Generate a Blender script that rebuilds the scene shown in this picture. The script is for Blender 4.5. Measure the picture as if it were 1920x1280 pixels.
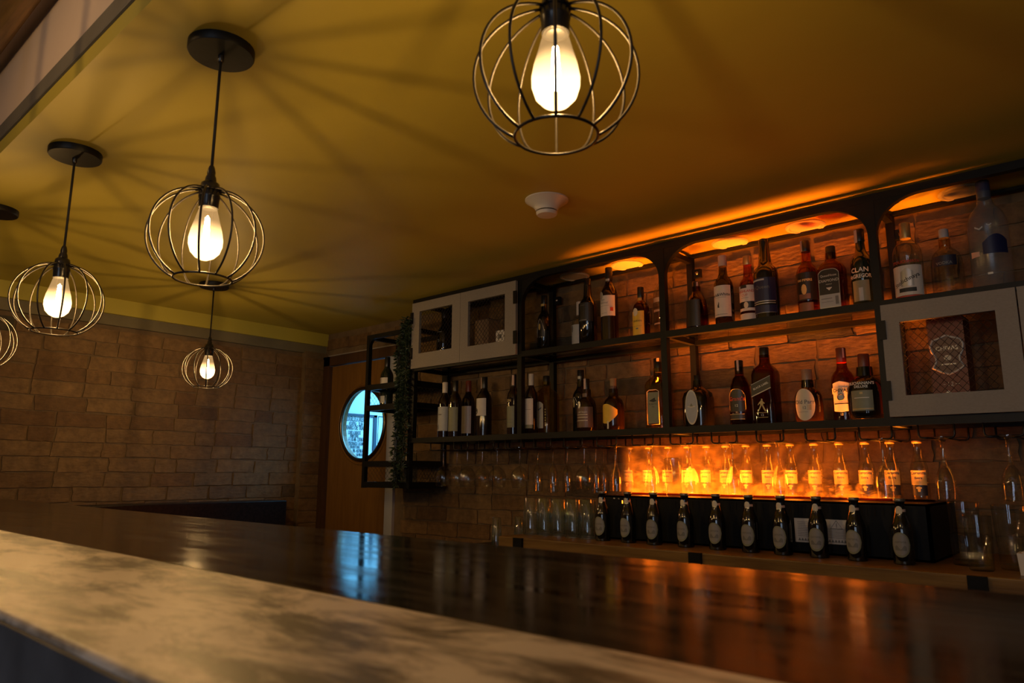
import bpy, bmesh, math, random
from mathutils import Vector, Matrix, noise
random.seed(7)
PI = math.pi
H = 1.25                       # eye height above the floor; z values below are given relative to it
scene = bpy.context.scene
col = scene.collection
for o in list(bpy.data.objects):
    bpy.data.objects.remove(o)

# ------------------------------------------------------------------ camera
def make_camera():
    yaw, pitch, roll = -0.72405, 0.18000, 0.00361
    f = Vector((math.sin(yaw)*math.cos(pitch), math.cos(yaw)*math.cos(pitch), math.sin(pitch)))
    r = Vector((math.cos(yaw), -math.sin(yaw), 0)); u = r.cross(f)
    r2 = r*math.cos(roll)+u*math.sin(roll); u2 = -r*math.sin(roll)+u*math.cos(roll)
    cam = bpy.data.cameras.new('camera')
    cam.sensor_width = 36; cam.lens = 1344.6*36/1920
    cam.clip_start = 0.02; cam.clip_end = 60
    cam.dof.use_dof = True; cam.dof.focus_distance = 3.2; cam.dof.aperture_fstop = 7.1
    o = bpy.data.objects.new('camera', cam); col.objects.link(o)
    m = Matrix((r2, u2, -f)).transposed().to_4x4(); m.translation = (0, 0, H)
    o.matrix_world = m
    scene.camera = o
make_camera()

# ------------------------------------------------------------------ world, large lights, exposure
w = bpy.data.worlds.new('world'); scene.world = w; w.use_nodes = True
w.node_tree.nodes['Background'].inputs[0].default_value = (0.55, 0.68, 0.85, 1)
w.node_tree.nodes['Background'].inputs[1].default_value = 0.006

def area(name, loc, rot, sx, sy, power, color, spread=180):
    l = bpy.data.lights.new(name, 'AREA'); l.shape = 'RECTANGLE'; l.size = sx; l.size_y = sy
    l.energy = power; l.color = color; l.spread = math.radians(spread)
    o = bpy.data.objects.new(name, l); col.objects.link(o)
    o.location = loc; o.rotation_euler = rot
    return o
# daylight through the two tall windows of the wall behind the camera
area('window_daylight', (0.15, -3.15, H+0.35), (PI/2, 0, 0), 0.24, 1.7, 12, (0.66, 0.80, 1.0))
area('window_daylight', (1.35, -3.15, H+0.35), (PI/2, 0, 0), 0.24, 1.7, 12, (0.66, 0.80, 1.0))
# daylight of the entrance passage behind the porthole door
area('passage_daylight', (-3.75, 4.0, H+1.0), (0, 0, 0), 0.9, 1.4, 60, (0.16, 0.58, 1.0))
# LED strip lying in the slot of the fire box, shining up
area('fire_led_strip', (-1.13, 2.686, H-0.0965), (PI-math.radians(4), 0, 0), 1.14, 0.056, 38, (1.0, 0.205, 0.009), 41)
# light given off by the mist flames themselves
for k in range(5):
    l = bpy.data.lights.new('flame_light', 'POINT'); l.energy = (1.6, 1.6, 1.4, 1.0, 0.6)[k]; l.color = (1.0, 0.17, 0.006); l.shadow_soft_size = 0.03
    o = bpy.data.objects.new('flame_light', l); col.objects.link(o); o.location = (-1.60+0.2*k, 2.680, H-0.02)

scene.view_settings.view_transform = 'Standard'
scene.view_settings.look = 'None'
scene.view_settings.gamma = 1.0
scene.view_settings.use_curve_mapping = False
scene.view_settings.exposure = 0.0
scene.cycles.max_bounces = 6
scene.cycles.diffuse_bounces = 3
scene.cycles.glossy_bounces = 3
scene.cycles.transparent_max_bounces = 28
scene.cycles.volume_bounces = 0
scene.cycles.caustics_reflective = False
scene.cycles.caustics_refractive = False
scene.cycles.sample_clamp_indirect = 4.0

# ------------------------------------------------------------------ materials
M = {}
def new_mat(name):
    m = bpy.data.materials.new(name); m.use_nodes = True
    nt = m.node_tree; nt.nodes.clear()
    out = nt.nodes.new('ShaderNodeOutputMaterial')
    M[name] = m
    return m, nt, out
def N(nt, kind, **kw):
    n = nt.nodes.new(kind)
    for k, v in kw.items():
        if k.startswith('i_'):
            n.inputs[k[2:].replace('_', ' ')].default_value = v
        else:
            setattr(n, k, v)
    return n
def c4(c): return (c[0], c[1], c[2], 1)
def plain(name, color, rough=0.5, metal=0.0, spec=0.5, var=0.0, scale=8.0, bump=0.0, bscale=40.0, stretch=(1, 1, 1), color2=None, coat=0.0):
    """principled surface with procedural colour variation and fine relief"""
    m, nt, out = new_mat(name)
    b = N(nt, 'ShaderNodeBsdfPrincipled')
    b.inputs['Roughness'].default_value = rough; b.inputs['Metallic'].default_value = metal
    b.inputs['Specular IOR Level'].default_value = spec
    b.inputs['Coat Weight'].default_value = coat
    nt.links.new(b.outputs[0], out.inputs[0])
    tc = N(nt, 'ShaderNodeTexCoord'); mp = N(nt, 'ShaderNodeMapping')
    mp.inputs['Scale'].default_value = stretch
    nt.links.new(tc.outputs['Object'], mp.inputs[0])
    if var > 0 or color2:
        nz = N(nt, 'ShaderNodeTexNoise'); nz.inputs['Scale'].default_value = scale; nz.inputs['Detail'].default_value = 6
        nt.links.new(mp.outputs[0], nz.inputs['Vector'])
        rp = N(nt, 'ShaderNodeValToRGB')
        c2 = color2 or tuple(x*(1-var) for x in color)
        rp.color_ramp.elements[0].position = 0.35; rp.color_ramp.elements[1].position = 0.65
        rp.color_ramp.elements[0].color = c4(c2); rp.color_ramp.elements[1].color = c4(color)
        nt.links.new(nz.outputs[0], rp.inputs[0]); nt.links.new(rp.outputs[0], b.inputs['Base Color'])
    else:
        b.inputs['Base Color'].default_value = c4(color)
    if bump > 0:
        nb = N(nt, 'ShaderNodeTexNoise'); nb.inputs['Scale'].default_value = bscale; nb.inputs['Detail'].default_value = 5
        nt.links.new(mp.outputs[0], nb.inputs['Vector'])
        bp = N(nt, 'ShaderNodeBump'); bp.inputs['Strength'].default_value = bump; bp.inputs['Distance'].default_value = 0.004
        nt.links.new(nb.outputs[0], bp.inputs['Height']); nt.links.new(bp.outputs[0], b.inputs['Normal'])
    return m
def emit(name, color, strength):
    m, nt, out = new_mat(name)
    e = N(nt, 'ShaderNodeEmission'); e.inputs[0].default_value = c4(color); e.inputs[1].default_value = strength
    nt.links.new(e.outputs[0], out.inputs[0]); return m
def glass(name, tint, rough=0.02, base=0.04, body=0.0, body_col=(1, 1, 1)):
    """thin glass: tinted see-through layer under a Schlick reflection, optionally a little cloudy body"""
    m, nt, out = new_mat(name)
    tr = N(nt, 'ShaderNodeBsdfTransparent'); tr.inputs[0].default_value = c4(tint)
    gl = N(nt, 'ShaderNodeBsdfGlossy'); gl.inputs['Roughness'].default_value = rough
    ge = N(nt, 'ShaderNodeNewGeometry')
    dt = N(nt, 'ShaderNodeVectorMath', operation='DOT_PRODUCT')
    nt.links.new(ge.outputs['Normal'], dt.inputs[0]); nt.links.new(ge.outputs['Incoming'], dt.inputs[1])
    ab = N(nt, 'ShaderNodeMath', operation='ABSOLUTE'); nt.links.new(dt.outputs['Value'], ab.inputs[0])
    on = N(nt, 'ShaderNodeMath', operation='SUBTRACT', use_clamp=True); on.inputs[0].default_value = 1; nt.links.new(ab.outputs[0], on.inputs[1])
    pw = N(nt, 'ShaderNodeMath', operation='POWER'); nt.links.new(on.outputs[0], pw.inputs[0]); pw.inputs[1].default_value = 4.0
    ma = N(nt, 'ShaderNodeMath', operation='MULTIPLY_ADD', use_clamp=True); nt.links.new(pw.outputs[0], ma.inputs[0]); ma.inputs[1].default_value = 0.75; ma.inputs[2].default_value = base
    mx = N(nt, 'ShaderNodeMixShader'); nt.links.new(ma.outputs[0], mx.inputs[0])
    last = tr
    if body > 0:
        df = N(nt, 'ShaderNodeBsdfDiffuse'); df.inputs[0].default_value = c4(body_col)
        m2 = N(nt, 'ShaderNodeMixShader'); m2.inputs[0].default_value = body
        nt.links.new(tr.outputs[0], m2.inputs[1]); nt.links.new(df.outputs[0], m2.inputs[2]); last = m2
    nt.links.new(last.outputs[0], mx.inputs[1]); nt.links.new(gl.outputs[0], mx.inputs[2])
    nt.links.new(mx.outputs[0], out.inputs[0]); return m

def brick_mat(name, stops):
    m, nt, out = new_mat(name)
    b = N(nt, 'ShaderNodeBsdfPrincipled'); b.inputs['Roughness'].default_value = 0.72; b.inputs['Specular IOR Level'].default_value = 0.35
    nt.links.new(b.outputs[0], out.inputs[0])
    oi = N(nt, 'ShaderNodeObjectInfo'); rp = N(nt, 'ShaderNodeValToRGB')
    els = rp.color_ramp.elements
    while len(els) < len(stops): els.new(0.5)
    for k, (p, c) in enumerate(stops):
        els[k].position = p; els[k].color = c4(c)
    nt.links.new(oi.outputs['Random'], rp.inputs[0])
    tc = N(nt, 'ShaderNodeTexCoord')
    ad = N(nt, 'ShaderNodeVectorMath', operation='ADD'); nt.links.new(tc.outputs['Object'], ad.inputs[0]); nt.links.new(oi.outputs['Location'], ad.inputs[1])
    nz = N(nt, 'ShaderNodeTexNoise'); nz.inputs['Scale'].default_value = 26; nz.inputs['Detail'].default_value = 7; nz.inputs['Roughness'].default_value = 0.65
    nt.links.new(ad.outputs[0], nz.inputs['Vector'])
    mr = N(nt, 'ShaderNodeMapRange'); mr.inputs[1].default_value = 0.3; mr.inputs[2].default_value = 0.75; mr.inputs[3].default_value = 0.6; mr.inputs[4].default_value = 1.25
    nt.links.new(nz.outputs[0], mr.inputs[0])
    mu = N(nt, 'ShaderNodeVectorMath', operation='SCALE'); nt.links.new(rp.outputs[0], mu.inputs[0]); nt.links.new(mr.outputs[0], mu.inputs['Scale'])
    nt.links.new(mu.outputs[0], b.inputs['Base Color'])
    n2 = N(nt, 'ShaderNodeTexNoise'); n2.inputs['Scale'].default_value = 60; n2.inputs['Detail'].default_value = 6
    mp = N(nt, 'ShaderNodeMapping'); mp.inputs['Scale'].default_value = (0.5, 0.5, 1.4)
    nt.links.new(ad.outputs[0], mp.inputs[0]); nt.links.new(mp.outputs[0], n2.inputs['Vector'])
    bp = N(nt, 'ShaderNodeBump'); bp.inputs['Strength'].default_value = 0.7; bp.inputs['Distance'].default_value = 0.005
    nt.links.new(n2.outputs[0], bp.inputs['Height']); nt.links.new(bp.outputs[0], b.inputs['Normal'])
    return m
brick_mat('brick', [(0.0, (0.155, 0.085, 0.032)), (0.3, (0.20, 0.122, 0.052)), (0.7, (0.175, 0.108, 0.048)), (0.92, (0.135, 0.074, 0.030)), (1.0, (0.055, 0.052, 0.034))])
plain('mortar', (0.165, 0.112, 0.058), 0.9, var=0.3, scale=14, bump=0.6, bscale=50)
plain('ceiling_paint', (0.45, 0.365, 0.048), 0.55, var=0.10, scale=1.6, bump=0.08, bscale=30)
plain('band_paint', (0.46, 0.40, 0.06), 0.6, var=0.10, scale=2, bump=0.08)
plain('plaster_dark', (0.17, 0.15, 0.09), 0.8, var=0.25, scale=5, bump=0.25)
plain('bead_grey', (0.14, 0.13, 0.11), 0.6, var=0.2, scale=6)
plain('white_paint', (0.62, 0.50, 0.42), 0.7, var=0.06, scale=3, bump=0.1)
plain('room_wall', (0.30, 0.27, 0.23), 0.8, var=0.08, scale=2)
plain('passage_wall', (0.75, 0.80, 0.82), 0.7, var=0.04, scale=2)
plain('floor_tile', (0.12, 0.09, 0.07), 0.35, var=0.3, scale=5)
plain('brass', (0.72, 0.48, 0.20), 0.38, metal=1.0, var=0.35, scale=20, stretch=(0.3, 3, 3))
plain('metal_black', (0.006, 0.0068, 0.0075), 0.45, spec=0.22, var=0.25, scale=30, bump=0.08, bscale=120)
plain('plastic_black', (0.012, 0.012, 0.013), 0.25)
plain('wire_black', (0.030, 0.026, 0.022), 0.35, metal=0.4)
plain('cord_black', (0.008, 0.008, 0.008), 0.7)
plain('door_wood', (0.20, 0.098, 0.018), 0.45, color2=(0.16, 0.075, 0.013), scale=9, stretch=(6, 6, 0.5), bump=0.05, bscale=30)
plain('frame_wood', (0.075, 0.034, 0.014), 0.5, var=0.3, scale=8, stretch=(5, 5, 0.5))
plain('jamb_pale', (0.40, 0.42, 0.46), 0.6, var=0.08, scale=5)
plain('steel', (0.55, 0.55, 0.56), 0.25, metal=1.0)
plain('ring_metal', (0.16, 0.13, 0.10), 0.3, metal=1.0)
plain('counter_wood', (0.22, 0.128, 0.038), 0.38, color2=(0.13, 0.07, 0.02), scale=6, stretch=(0.6, 7, 7), bump=0.15, bscale=20)
plain('granite', (0.014, 0.010, 0.009), 0.35, color2=(0.004, 0.003, 0.003), scale=60, spec=0.3)
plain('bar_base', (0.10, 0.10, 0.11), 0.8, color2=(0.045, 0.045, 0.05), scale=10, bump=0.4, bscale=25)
plain('linen', (0.27, 0.245, 0.22), 0.75, var=0.10, scale=160, stretch=(0.8, 1, 1.2), bump=0.25, bscale=220)
plain('mesh_metal', (0.13, 0.11, 0.095), 0.35, metal=0.7)
plain('white_plastic', (0.62, 0.58, 0.54), 0.35)
plain('lens_cream', (0.70, 0.66, 0.52), 0.5)
plain('firebox', (0.004, 0.006, 0.009), 0.5, spec=0.2, var=0.2, scale=40)
plain('slit', (0.002, 0.002, 0.002), 0.9)
plain('rod_black', (0.015, 0.014, 0.014), 0.35, metal=0.5)
plain('leaf', (0.035, 0.065, 0.03), 0.45, var=0.5, scale=60)
plain('stem_green', (0.03, 0.045, 0.02), 0.6)
plain('paper_white', (0.62, 0.60, 0.58), 0.6, var=0.05, scale=30)
plain('ink', (0.02, 0.02, 0.02), 0.6)
plain('poster_white', (0.78, 0.80, 0.82), 0.5)
plain('poster_ink', (0.01, 0.06, 0.09), 0.6)
plain('poster_frame', (0.02, 0.05, 0.09), 0.5)
# labels and closures
for nm, c, r in [('lab_white', (0.62, 0.58, 0.54), .5), ('lab_grey', (0.42, 0.44, 0.46), .5), ('lab_silver', (0.50, 0.50, 0.50), .3),
                 ('lab_cream', (0.66, 0.60, 0.47), .5), ('lab_yellow', (0.75, 0.47, 0.04), .5), ('lab_blue', (0.010, 0.014, 0.065), .35),
                 ('lab_black', (0.012, 0.012, 0.013), .4), ('lab_red', (0.42, 0.035, 0.02), .45), ('lab_green', (0.21, 0.22, 0.15), .5),
                 ('lab_gold', (0.50, 0.36, 0.12), .35), ('lab_brown', (0.14, 0.075, 0.055), .4), ('lab_orange', (0.70, 0.33, 0.03), .5),
                 ('lab_corona', (0.58, 0.42, 0.17), .5), ('lab_navy', (0.010, 0.012, 0.035), .4), ('ink_red', (0.45, 0.05, 0.02), .5),
                 ('lab_beer', (0.26, 0.255, 0.25), .4), ('ink_white', (0.70, 0.67, 0.62), .5), ('ink_gold', (0.55, 0.42, 0.18), .4), ('ink_blue', (0.02, 0.04, 0.12), .5), ('ink_grey', (0.16, 0.16, 0.16), .5),
                 ('strip_pink', (0.58, 0.40, 0.33), .6), ('cap_black', (0.012, 0.012, 0.012), .3), ('cap_white', (0.62, 0.57, 0.50), .4),
                 ('cap_gold', (0.60, 0.42, 0.16), .35), ('cap_red', (0.16, 0.03, 0.015), .4), ('cap_copper', (0.36, 0.20, 0.13), .4),
                 ('cap_wood', (0.32, 0.20, 0.10), .6), ('cap_grey', (0.42, 0.41, 0.43), .4), ('cap_navy', (0.035, 0.04, 0.09), .4), ('cap_crown', (0.22, 0.19, 0.15), .35)]:
    plain(nm, c, r, var=0.06, scale=60, metal=0.6 if nm in ('cap_gold', 'cap_crown', 'lab_silver') else 0.0)
for nm, c in [('dark_glass', (0.006, 0.005, 0.004)), ('brown_glass', (0.018, 0.007, 0.003)), ('green_glass', (0.010, 0.016, 0.010)), ('wine_glassy', (0.010, 0.004, 0.005))]:
    plain(nm, c, 0.06, spec=0.8)
glass('glass_clear', (0.88, 0.90, 0.90), base=0.10)
glass('glass_thin', (0.92, 0.93, 0.93), base=0.11)
glass('glass_tumbler', (0.80, 0.86, 0.84), base=0.13, body=0.04, body_col=(0.42, 0.55, 0.52))
glass('glass_shelf', (0.95, 0.96, 0.95), base=0.05)
glass('glass_amber', (0.62, 0.24, 0.06), base=0.05)
glass('glass_rum', (0.34, 0.09, 0.03), base=0.05)
glass('glass_gold', (0.85, 0.68, 0.30), base=0.06)
glass('glass_olive', (0.22, 0.20, 0.08), base=0.05)
glass('glass_frost', (0.80, 0.82, 0.84), rough=0.25, base=0.05, body=0.08, body_col=(0.6, 0.65, 0.72))
glass('porthole_glass', (0.93, 0.96, 0.97), base=0.04)
emit('fire_glow', (1.0, 0.30, 0.02), 4.0)

def bulb_mats():
    m, nt, out = new_mat('filament')
    e = N(nt, 'ShaderNodeEmission'); e.inputs[0].default_value = (1.0, 0.62, 0.24, 1); e.inputs[1].default_value = 1150
    nt.links.new(e.outputs[0], out.inputs[0])
    m, nt, out = new_mat('bulb_glass')        # amber envelope, itself glowing, strongest around the filament
    tc = N(nt, 'ShaderNodeTexCoord'); sp = N(nt, 'ShaderNodeSeparateXYZ'); nt.links.new(tc.outputs['Object'], sp.inputs[0])
    mr = N(nt, 'ShaderNodeMapRange', interpolation_type='SMOOTHSTEP'); nt.links.new(sp.outputs['Z'], mr.inputs[0])
    mr.inputs[1].default_value = 0.035; mr.inputs[2].default_value = -0.03; mr.inputs[3].default_value = 0.7; mr.inputs[4].default_value = 8.5
    e = N(nt, 'ShaderNodeEmission'); e.inputs[0].default_value = (1.0, 0.60, 0.24, 1); nt.links.new(mr.outputs[0], e.inputs[1])
    tr = N(nt, 'ShaderNodeBsdfTransparent'); tr.inputs[0].default_value = (1, 0.93, 0.82, 1)
    mx = N(nt, 'ShaderNodeMixShader'); mx.inputs[0].default_value = 0.42
    nt.links.new(tr.outputs[0], mx.inputs[1]); nt.links.new(e.outputs[0], mx.inputs[2])
    nt.links.new(mx.outputs[0], out.inputs[0])
bulb_mats()

def bar_mats():
    # pale trowelled concrete of the front band of the bar
    m, nt, out = new_mat('bar_concrete')
    b = N(nt, 'ShaderNodeBsdfPrincipled'); nt.links.new(b.outputs[0], out.inputs[0])
    b.inputs['Specular IOR Level'].default_value = 0.45
    tc = N(nt, 'ShaderNodeTexCoord'); mp = N(nt, 'ShaderNodeMapping'); mp.inputs['Scale'].default_value = (0.55, 1.5, 1); mp.inputs['Rotation'].default_value = (0, 0, 0.25)
    nt.links.new(tc.outputs['Object'], mp.inputs[0])
    n1 = N(nt, 'ShaderNodeTexNoise'); n1.inputs['Scale'].default_value = 12; n1.inputs['Detail'].default_value = 10; n1.inputs['Roughness'].default_value = 0.68; n1.inputs['Distortion'].default_value = 0.4
    nt.links.new(mp.outputs[0], n1.inputs['Vector'])
    rp = N(nt, 'ShaderNodeValToRGB'); els = rp.color_ramp.elements
    els[0].position = 0.42; els[0].color = (0.11, 0.088, 0.066, 1); els[1].position = 0.57; els[1].color = (0.62, 0.53, 0.43, 1)
    e2 = els.new(0.50); e2.color = (0.36, 0.30, 0.235, 1)
    nt.links.new(n1.outputs[0], rp.inputs[0]); nt.links.new(rp.outputs[0], b.inputs['Base Color'])
    mr = N(nt, 'ShaderNodeMapRange'); mr.inputs[3].default_value = 0.32; mr.inputs[4].default_value = 0.6
    nt.links.new(n1.outputs[0], mr.inputs[0]); nt.links.new(mr.outputs[0], b.inputs['Roughness'])
    n2 = N(nt, 'ShaderNodeTexNoise'); n2.inputs['Scale'].default_value = 22; n2.inputs['Detail'].default_value = 6
    nt.links.new(mp.outputs[0], n2.inputs['Vector'])
    bp = N(nt, 'ShaderNodeBump'); bp.inputs['Strength'].default_value = 0.10; bp.inputs['Distance'].default_value = 0.004
    nt.links.new(n2.outputs[0], bp.inputs['Height']); nt.links.new(bp.outputs[0], b.inputs['Normal'])
    # dark lacquered band behind it, with fine wiping streaks
    m, nt, out = new_mat('bar_lacquer')
    b = N(nt, 'ShaderNodeBsdfPrincipled'); nt.links.new(b.outputs[0], out.inputs[0])
    b.inputs['Specular IOR Level'].default_value = 0.42
    tc = N(nt, 'ShaderNodeTexCoord'); mp = N(nt, 'ShaderNodeMapping'); mp.inputs['Scale'].default_value = (0.5, 3.0, 1)
    nt.links.new(tc.outputs['Object'], mp.inputs[0])
    n1 = N(nt, 'ShaderNodeTexNoise'); n1.inputs['Scale'].default_value = 9; n1.inputs['Detail'].default_value = 8; n1.inputs['Distortion'].default_value = 1.0
    nt.links.new(mp.outputs[0], n1.inputs['Vector'])
    rp = N(nt, 'ShaderNodeValToRGB'); els = rp.color_ramp.elements
    els[0].position = 0.35; els[0].color = (0.010, 0.008, 0.006, 1); els[1].position = 0.72; els[1].color = (0.045, 0.036, 0.028, 1)
    nt.links.new(n1.outputs[0], rp.inputs[0]); nt.links.new(rp.outputs[0], b.inputs['Base Color'])
    mr = N(nt, 'ShaderNodeMapRange'); mr.inputs[1].default_value = 0.3; mr.inputs[2].default_value = 0.8; mr.inputs[3].default_value = 0.07; mr.inputs[4].default_value = 0.20
    nt.links.new(n1.outputs[0], mr.inputs[0]); nt.links.new(mr.outputs[0], b.inputs['Roughness'])
    bp = N(nt, 'ShaderNodeBump'); bp.inputs['Strength'].default_value = 0.025; bp.inputs['Distance'].default_value = 0.003
    n2 = N(nt, 'ShaderNodeTexNoise'); n2.inputs['Scale'].default_value = 40; n2.inputs['Detail'].default_value = 4
    nt.links.new(mp.outputs[0], n2.inputs['Vector']); nt.links.new(n2.outputs[0], bp.inputs['Height']); nt.links.new(bp.outputs[0], b.inputs['Normal'])
bar_mats()

def flame_mat():
    """emission of the lit mist: bright curling tongues low down, thin haze above, weaker to the right"""
    m, nt, out = new_mat('flame_mist')
    L = nt.links.new
    tc = N(nt, 'ShaderNodeTexCoord'); sp = N(nt, 'ShaderNodeSeparateXYZ'); L(tc.outputs['Object'], sp.inputs[0])
    mp = N(nt, 'ShaderNodeMapping'); mp.inputs['Scale'].default_value = (1.0, 0.10, 0.60); L(tc.outputs['Object'], mp.inputs[0])
    n1 = N(nt, 'ShaderNodeTexNoise'); n1.inputs['Scale'].default_value = 34; n1.inputs['Detail'].default_value = 7; n1.inputs['Roughness'].default_value = 0.68; n1.inputs['Distortion'].default_value = 1.1
    L(mp.outputs[0], n1.inputs['Vector'])
    n3 = N(nt, 'ShaderNodeTexNoise'); n3.inputs['Scale'].default_value = 13; n3.inputs['Detail'].default_value = 6; n3.inputs['Roughness'].default_value = 0.62; n3.inputs['Distortion'].default_value = 1.6
    L(mp.outputs[0], n3.inputs['Vector'])
    def rng(src, a, b, c, d, smooth=False):
        r = N(nt, 'ShaderNodeMapRange')
        if smooth: r.interpolation_type = 'SMOOTHSTEP'
        L(src, r.inputs[0])
        for k, v in enumerate((a, b, c, d)): r.inputs[1+k].default_value = v
        return r.outputs[0]
    def op(kind, a, b, clamp=False):
        q = N(nt, 'ShaderNodeMath', operation=kind, use_clamp=clamp)
        for k, v in enumerate((a, b)):
            if isinstance(v, (int, float)): q.inputs[k].default_value = v
            else: L(v, q.inputs[k])
        return q.outputs[0]
    thr = op('ADD', rng(sp.outputs['Z'], 0.0, 0.17, 0.40, 0.66), rng(sp.outputs['X'], -0.2, 0.5, 0.0, 0.08))
    tong = op('MULTIPLY', rng(op('SUBTRACT', n1.outputs[0], thr), 0.0, 0.085, 0.0, 1.0, True), 0.105)
    haze = op('MULTIPLY', rng(n3.outputs[0], 0.40, 0.64, 0.15, 1.0, True), rng(sp.outputs['Z'], 0.0, 0.21, 0.095, 0.045))
    haze = op('MULTIPLY', haze, rng(sp.outputs['X'], 0.45, -0.25, 0.08, 1.0, True))
    tot = op('ADD', tong, haze)
    tot = op('MULTIPLY', tot, rng(sp.outputs['X'], 0.54, 0.42, 0.0, 1.0, True))
    tot = op('MULTIPLY', tot, rng(sp.outputs['X'], -0.56, -0.48, 0.0, 1.0, True))
    ay = N(nt, 'ShaderNodeMath', operation='ABSOLUTE'); L(sp.outputs['Y'], ay.inputs[0])
    tot = op('MULTIPLY', tot, rng(ay.outputs[0], 0.045, 0.015, 0.0, 1.0, True))
    st = op('MULTIPLY', tot, 320.0)
    e = N(nt, 'ShaderNodeEmission'); e.inputs[0].default_value = (1.0, 0.15, 0.004, 1); L(st, e.inputs[1])
    L(e.outputs[0], out.inputs['Volume'])
    try: m.cycles.volume_step_rate = 0.12
    except Exception: pass
flame_mat()

# ------------------------------------------------------------------ mesh helpers
class MB:
    def __init__(s): s.v = []; s.f = []; s.sm = []
    def add(s, vs, fs, smooth=False):
        b = len(s.v); s.v += [tuple(v) for v in vs]
        for f in fs: s.f.append(tuple(b+i for i in f)); s.sm.append(smooth)
    def box(s, x0, x1, y0, y1, z0, z1):
        vs = [(x, y, z) for z in (z0, z1) for y in (y0, y1) for x in (x0, x1)]
        s.add(vs, [(0, 2, 3, 1), (4, 5, 7, 6), (0, 1, 5, 4), (2, 6, 7, 3), (0, 4, 6, 2), (1, 3, 7, 5)])
        return s
    def tube(s, pts, r, n=8, closed=False, smooth=True):
        pts = [Vector(p) for p in pts]; L = len(pts); rings = []
        up = None
        for i, p in enumerate(pts):
            a = pts[(i-1) % L] if (closed or i > 0) else p
            c = pts[(i+1) % L] if (closed or i < L-1) else p
            t = (c-a).normalized()
            if up is None:
                up = Vector((0, 0, 1)) if abs(t.z) < 0.9 else Vector((1, 0, 0))
            x = t.cross(up)
            if x.length < 1e-6: x = t.cross(Vector((0, 1, 0)))
            x.normalize(); y = x.cross(t); up = y
            rr = r[i] if isinstance(r, (list, tuple)) else r
            rings.append([p + x*math.cos(2*PI*k/n)*rr + y*math.sin(2*PI*k/n)*rr for k in range(n)])
        vs = [v for rg in rings for v in rg]; fs = []
        for i in range(L if closed else L-1):
            j = (i+1) % L
            for k in range(n):
                fs.append((i*n+k, i*n+(k+1) % n, j*n+(k+1) % n, j*n+k))
        if not closed:
            fs.append(tuple(range(n-1, -1, -1))); fs.append(tuple((L-1)*n+k for k in range(n)))
        s.add(vs, fs, smooth); return s
    def lathe(s, prof, n=24, cap0=True, cap1=True, smooth=True, centre=(0, 0, 0)):
        """prof: (radius, z[, exponent]) rings; exponent>2 squares the section"""
        vs = []; cx, cy, cz = centre
        if smooth and len(prof) > 2:      # duplicate rings at sharp turns so that shading breaks there
            np_ = [prof[0]]
            for i in range(1, len(prof)-1):
                a, b, c = prof[i-1], prof[i], prof[i+1]
                d1 = Vector((b[0]-a[0], b[1]-a[1])); d2 = Vector((c[0]-b[0], c[1]-b[1]))
                np_.append(b)
                if d1.length > 1e-7 and d2.length > 1e-7 and d1.angle(d2) > 0.75: np_.append(None); np_.append(b)
            np_.append(prof[-1])
            runs = [[]]
            for q in np_:
                if q is None: runs.append([])
                else: runs[-1].append(q)
            if len(runs) > 1:
                for i, rn in enumerate(runs): s.lathe(rn, n, cap0 and i == 0, cap1 and i == len(runs)-1, None, centre)
                return s
        if smooth is None: smooth = True
        for q in prof:
            r, z = q[0], q[1]; e = q[2] if len(q) > 2 else 2.0
            for k in range(n):
                a = 2*PI*(k+0.5)/n; c, d = math.cos(a), math.sin(a)
                kx = 1.0 if e == 2.0 else 1.0/((abs(c)**e+abs(d)**e)**(1.0/e))
                vs.append((cx+r*c*kx, cy+r*d*kx, cz+z))
        fs = []
        L = len(prof)
        for i in range(L-1):
            for k in range(n):
                fs.append((i*n+k, i*n+(k+1) % n, (i+1)*n+(k+1) % n, (i+1)*n+k))
        s.add(vs, fs, smooth)
        if cap0: s.add(vs[:n], [tuple(range(n-1, -1, -1))])
        if cap1: s.add(vs[-n:], [tuple(range(n))])
        return s
    def prism(s, poly, axis, a0, a1):
        """extrude a closed 2D polygon (counter-clockwise) along an axis"""
        n = len(poly)
        def P(u, v, w): return {'x': (w, u, v), 'y': (u, w, v), 'z': (u, v, w)}[axis]
        vs = [P(u, v, a0) for u, v in poly]+[P(u, v, a1) for u, v in poly]
        fs = [tuple(range(n-1, -1, -1)), tuple(range(n, 2*n))]+[(i, (i+1) % n, n+(i+1) % n, n+i) for i in range(n)]
        s.add(vs, fs); return s
    def mesh(s, name):
        me = bpy.data.meshes.new(name); me.from_pydata(s.v, [], s.f)
        me.polygons.foreach_set('use_smooth', s.sm)
        bm = bmesh.new(); bm.from_mesh(me); bmesh.ops.recalc_face_normals(bm, faces=bm.faces); bm.to_mesh(me); bm.free()
        me.update(); return me
    def build(s, name, mat, parent=None, loc=(0, 0, 0), rz=0.0, label=None, bevel=0.0, kind=None):
        return put(name, s.mesh(name), mat, parent, loc, rz, label, bevel, kind)
def put(name, me, mat, parent=None, loc=(0, 0, 0), rz=0.0, label=None, bevel=0.0, kind=None):
    if mat and not me.materials: me.materials.append(M[mat])
    o = bpy.data.objects.new(name, me); col.objects.link(o)
    if parent: o.parent = parent
    o.location = loc; o.rotation_euler = (0, 0, rz)
    if label: o['label'] = label
    if kind: o['kind'] = kind
    if bevel:
        b = o.modifiers.new('bevel', 'BEVEL'); b.width = bevel; b.segments = 2; b.limit_method = 'ANGLE'
    return o
def thing(name, label, cat, loc, rz=0.0, group=None):
    o = bpy.data.objects.new(name, None); col.objects.link(o); o.empty_display_size = 0.05
    o.location = loc; o.rotation_euler = (0, 0, rz); tag(o, label, cat, group); return o
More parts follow.
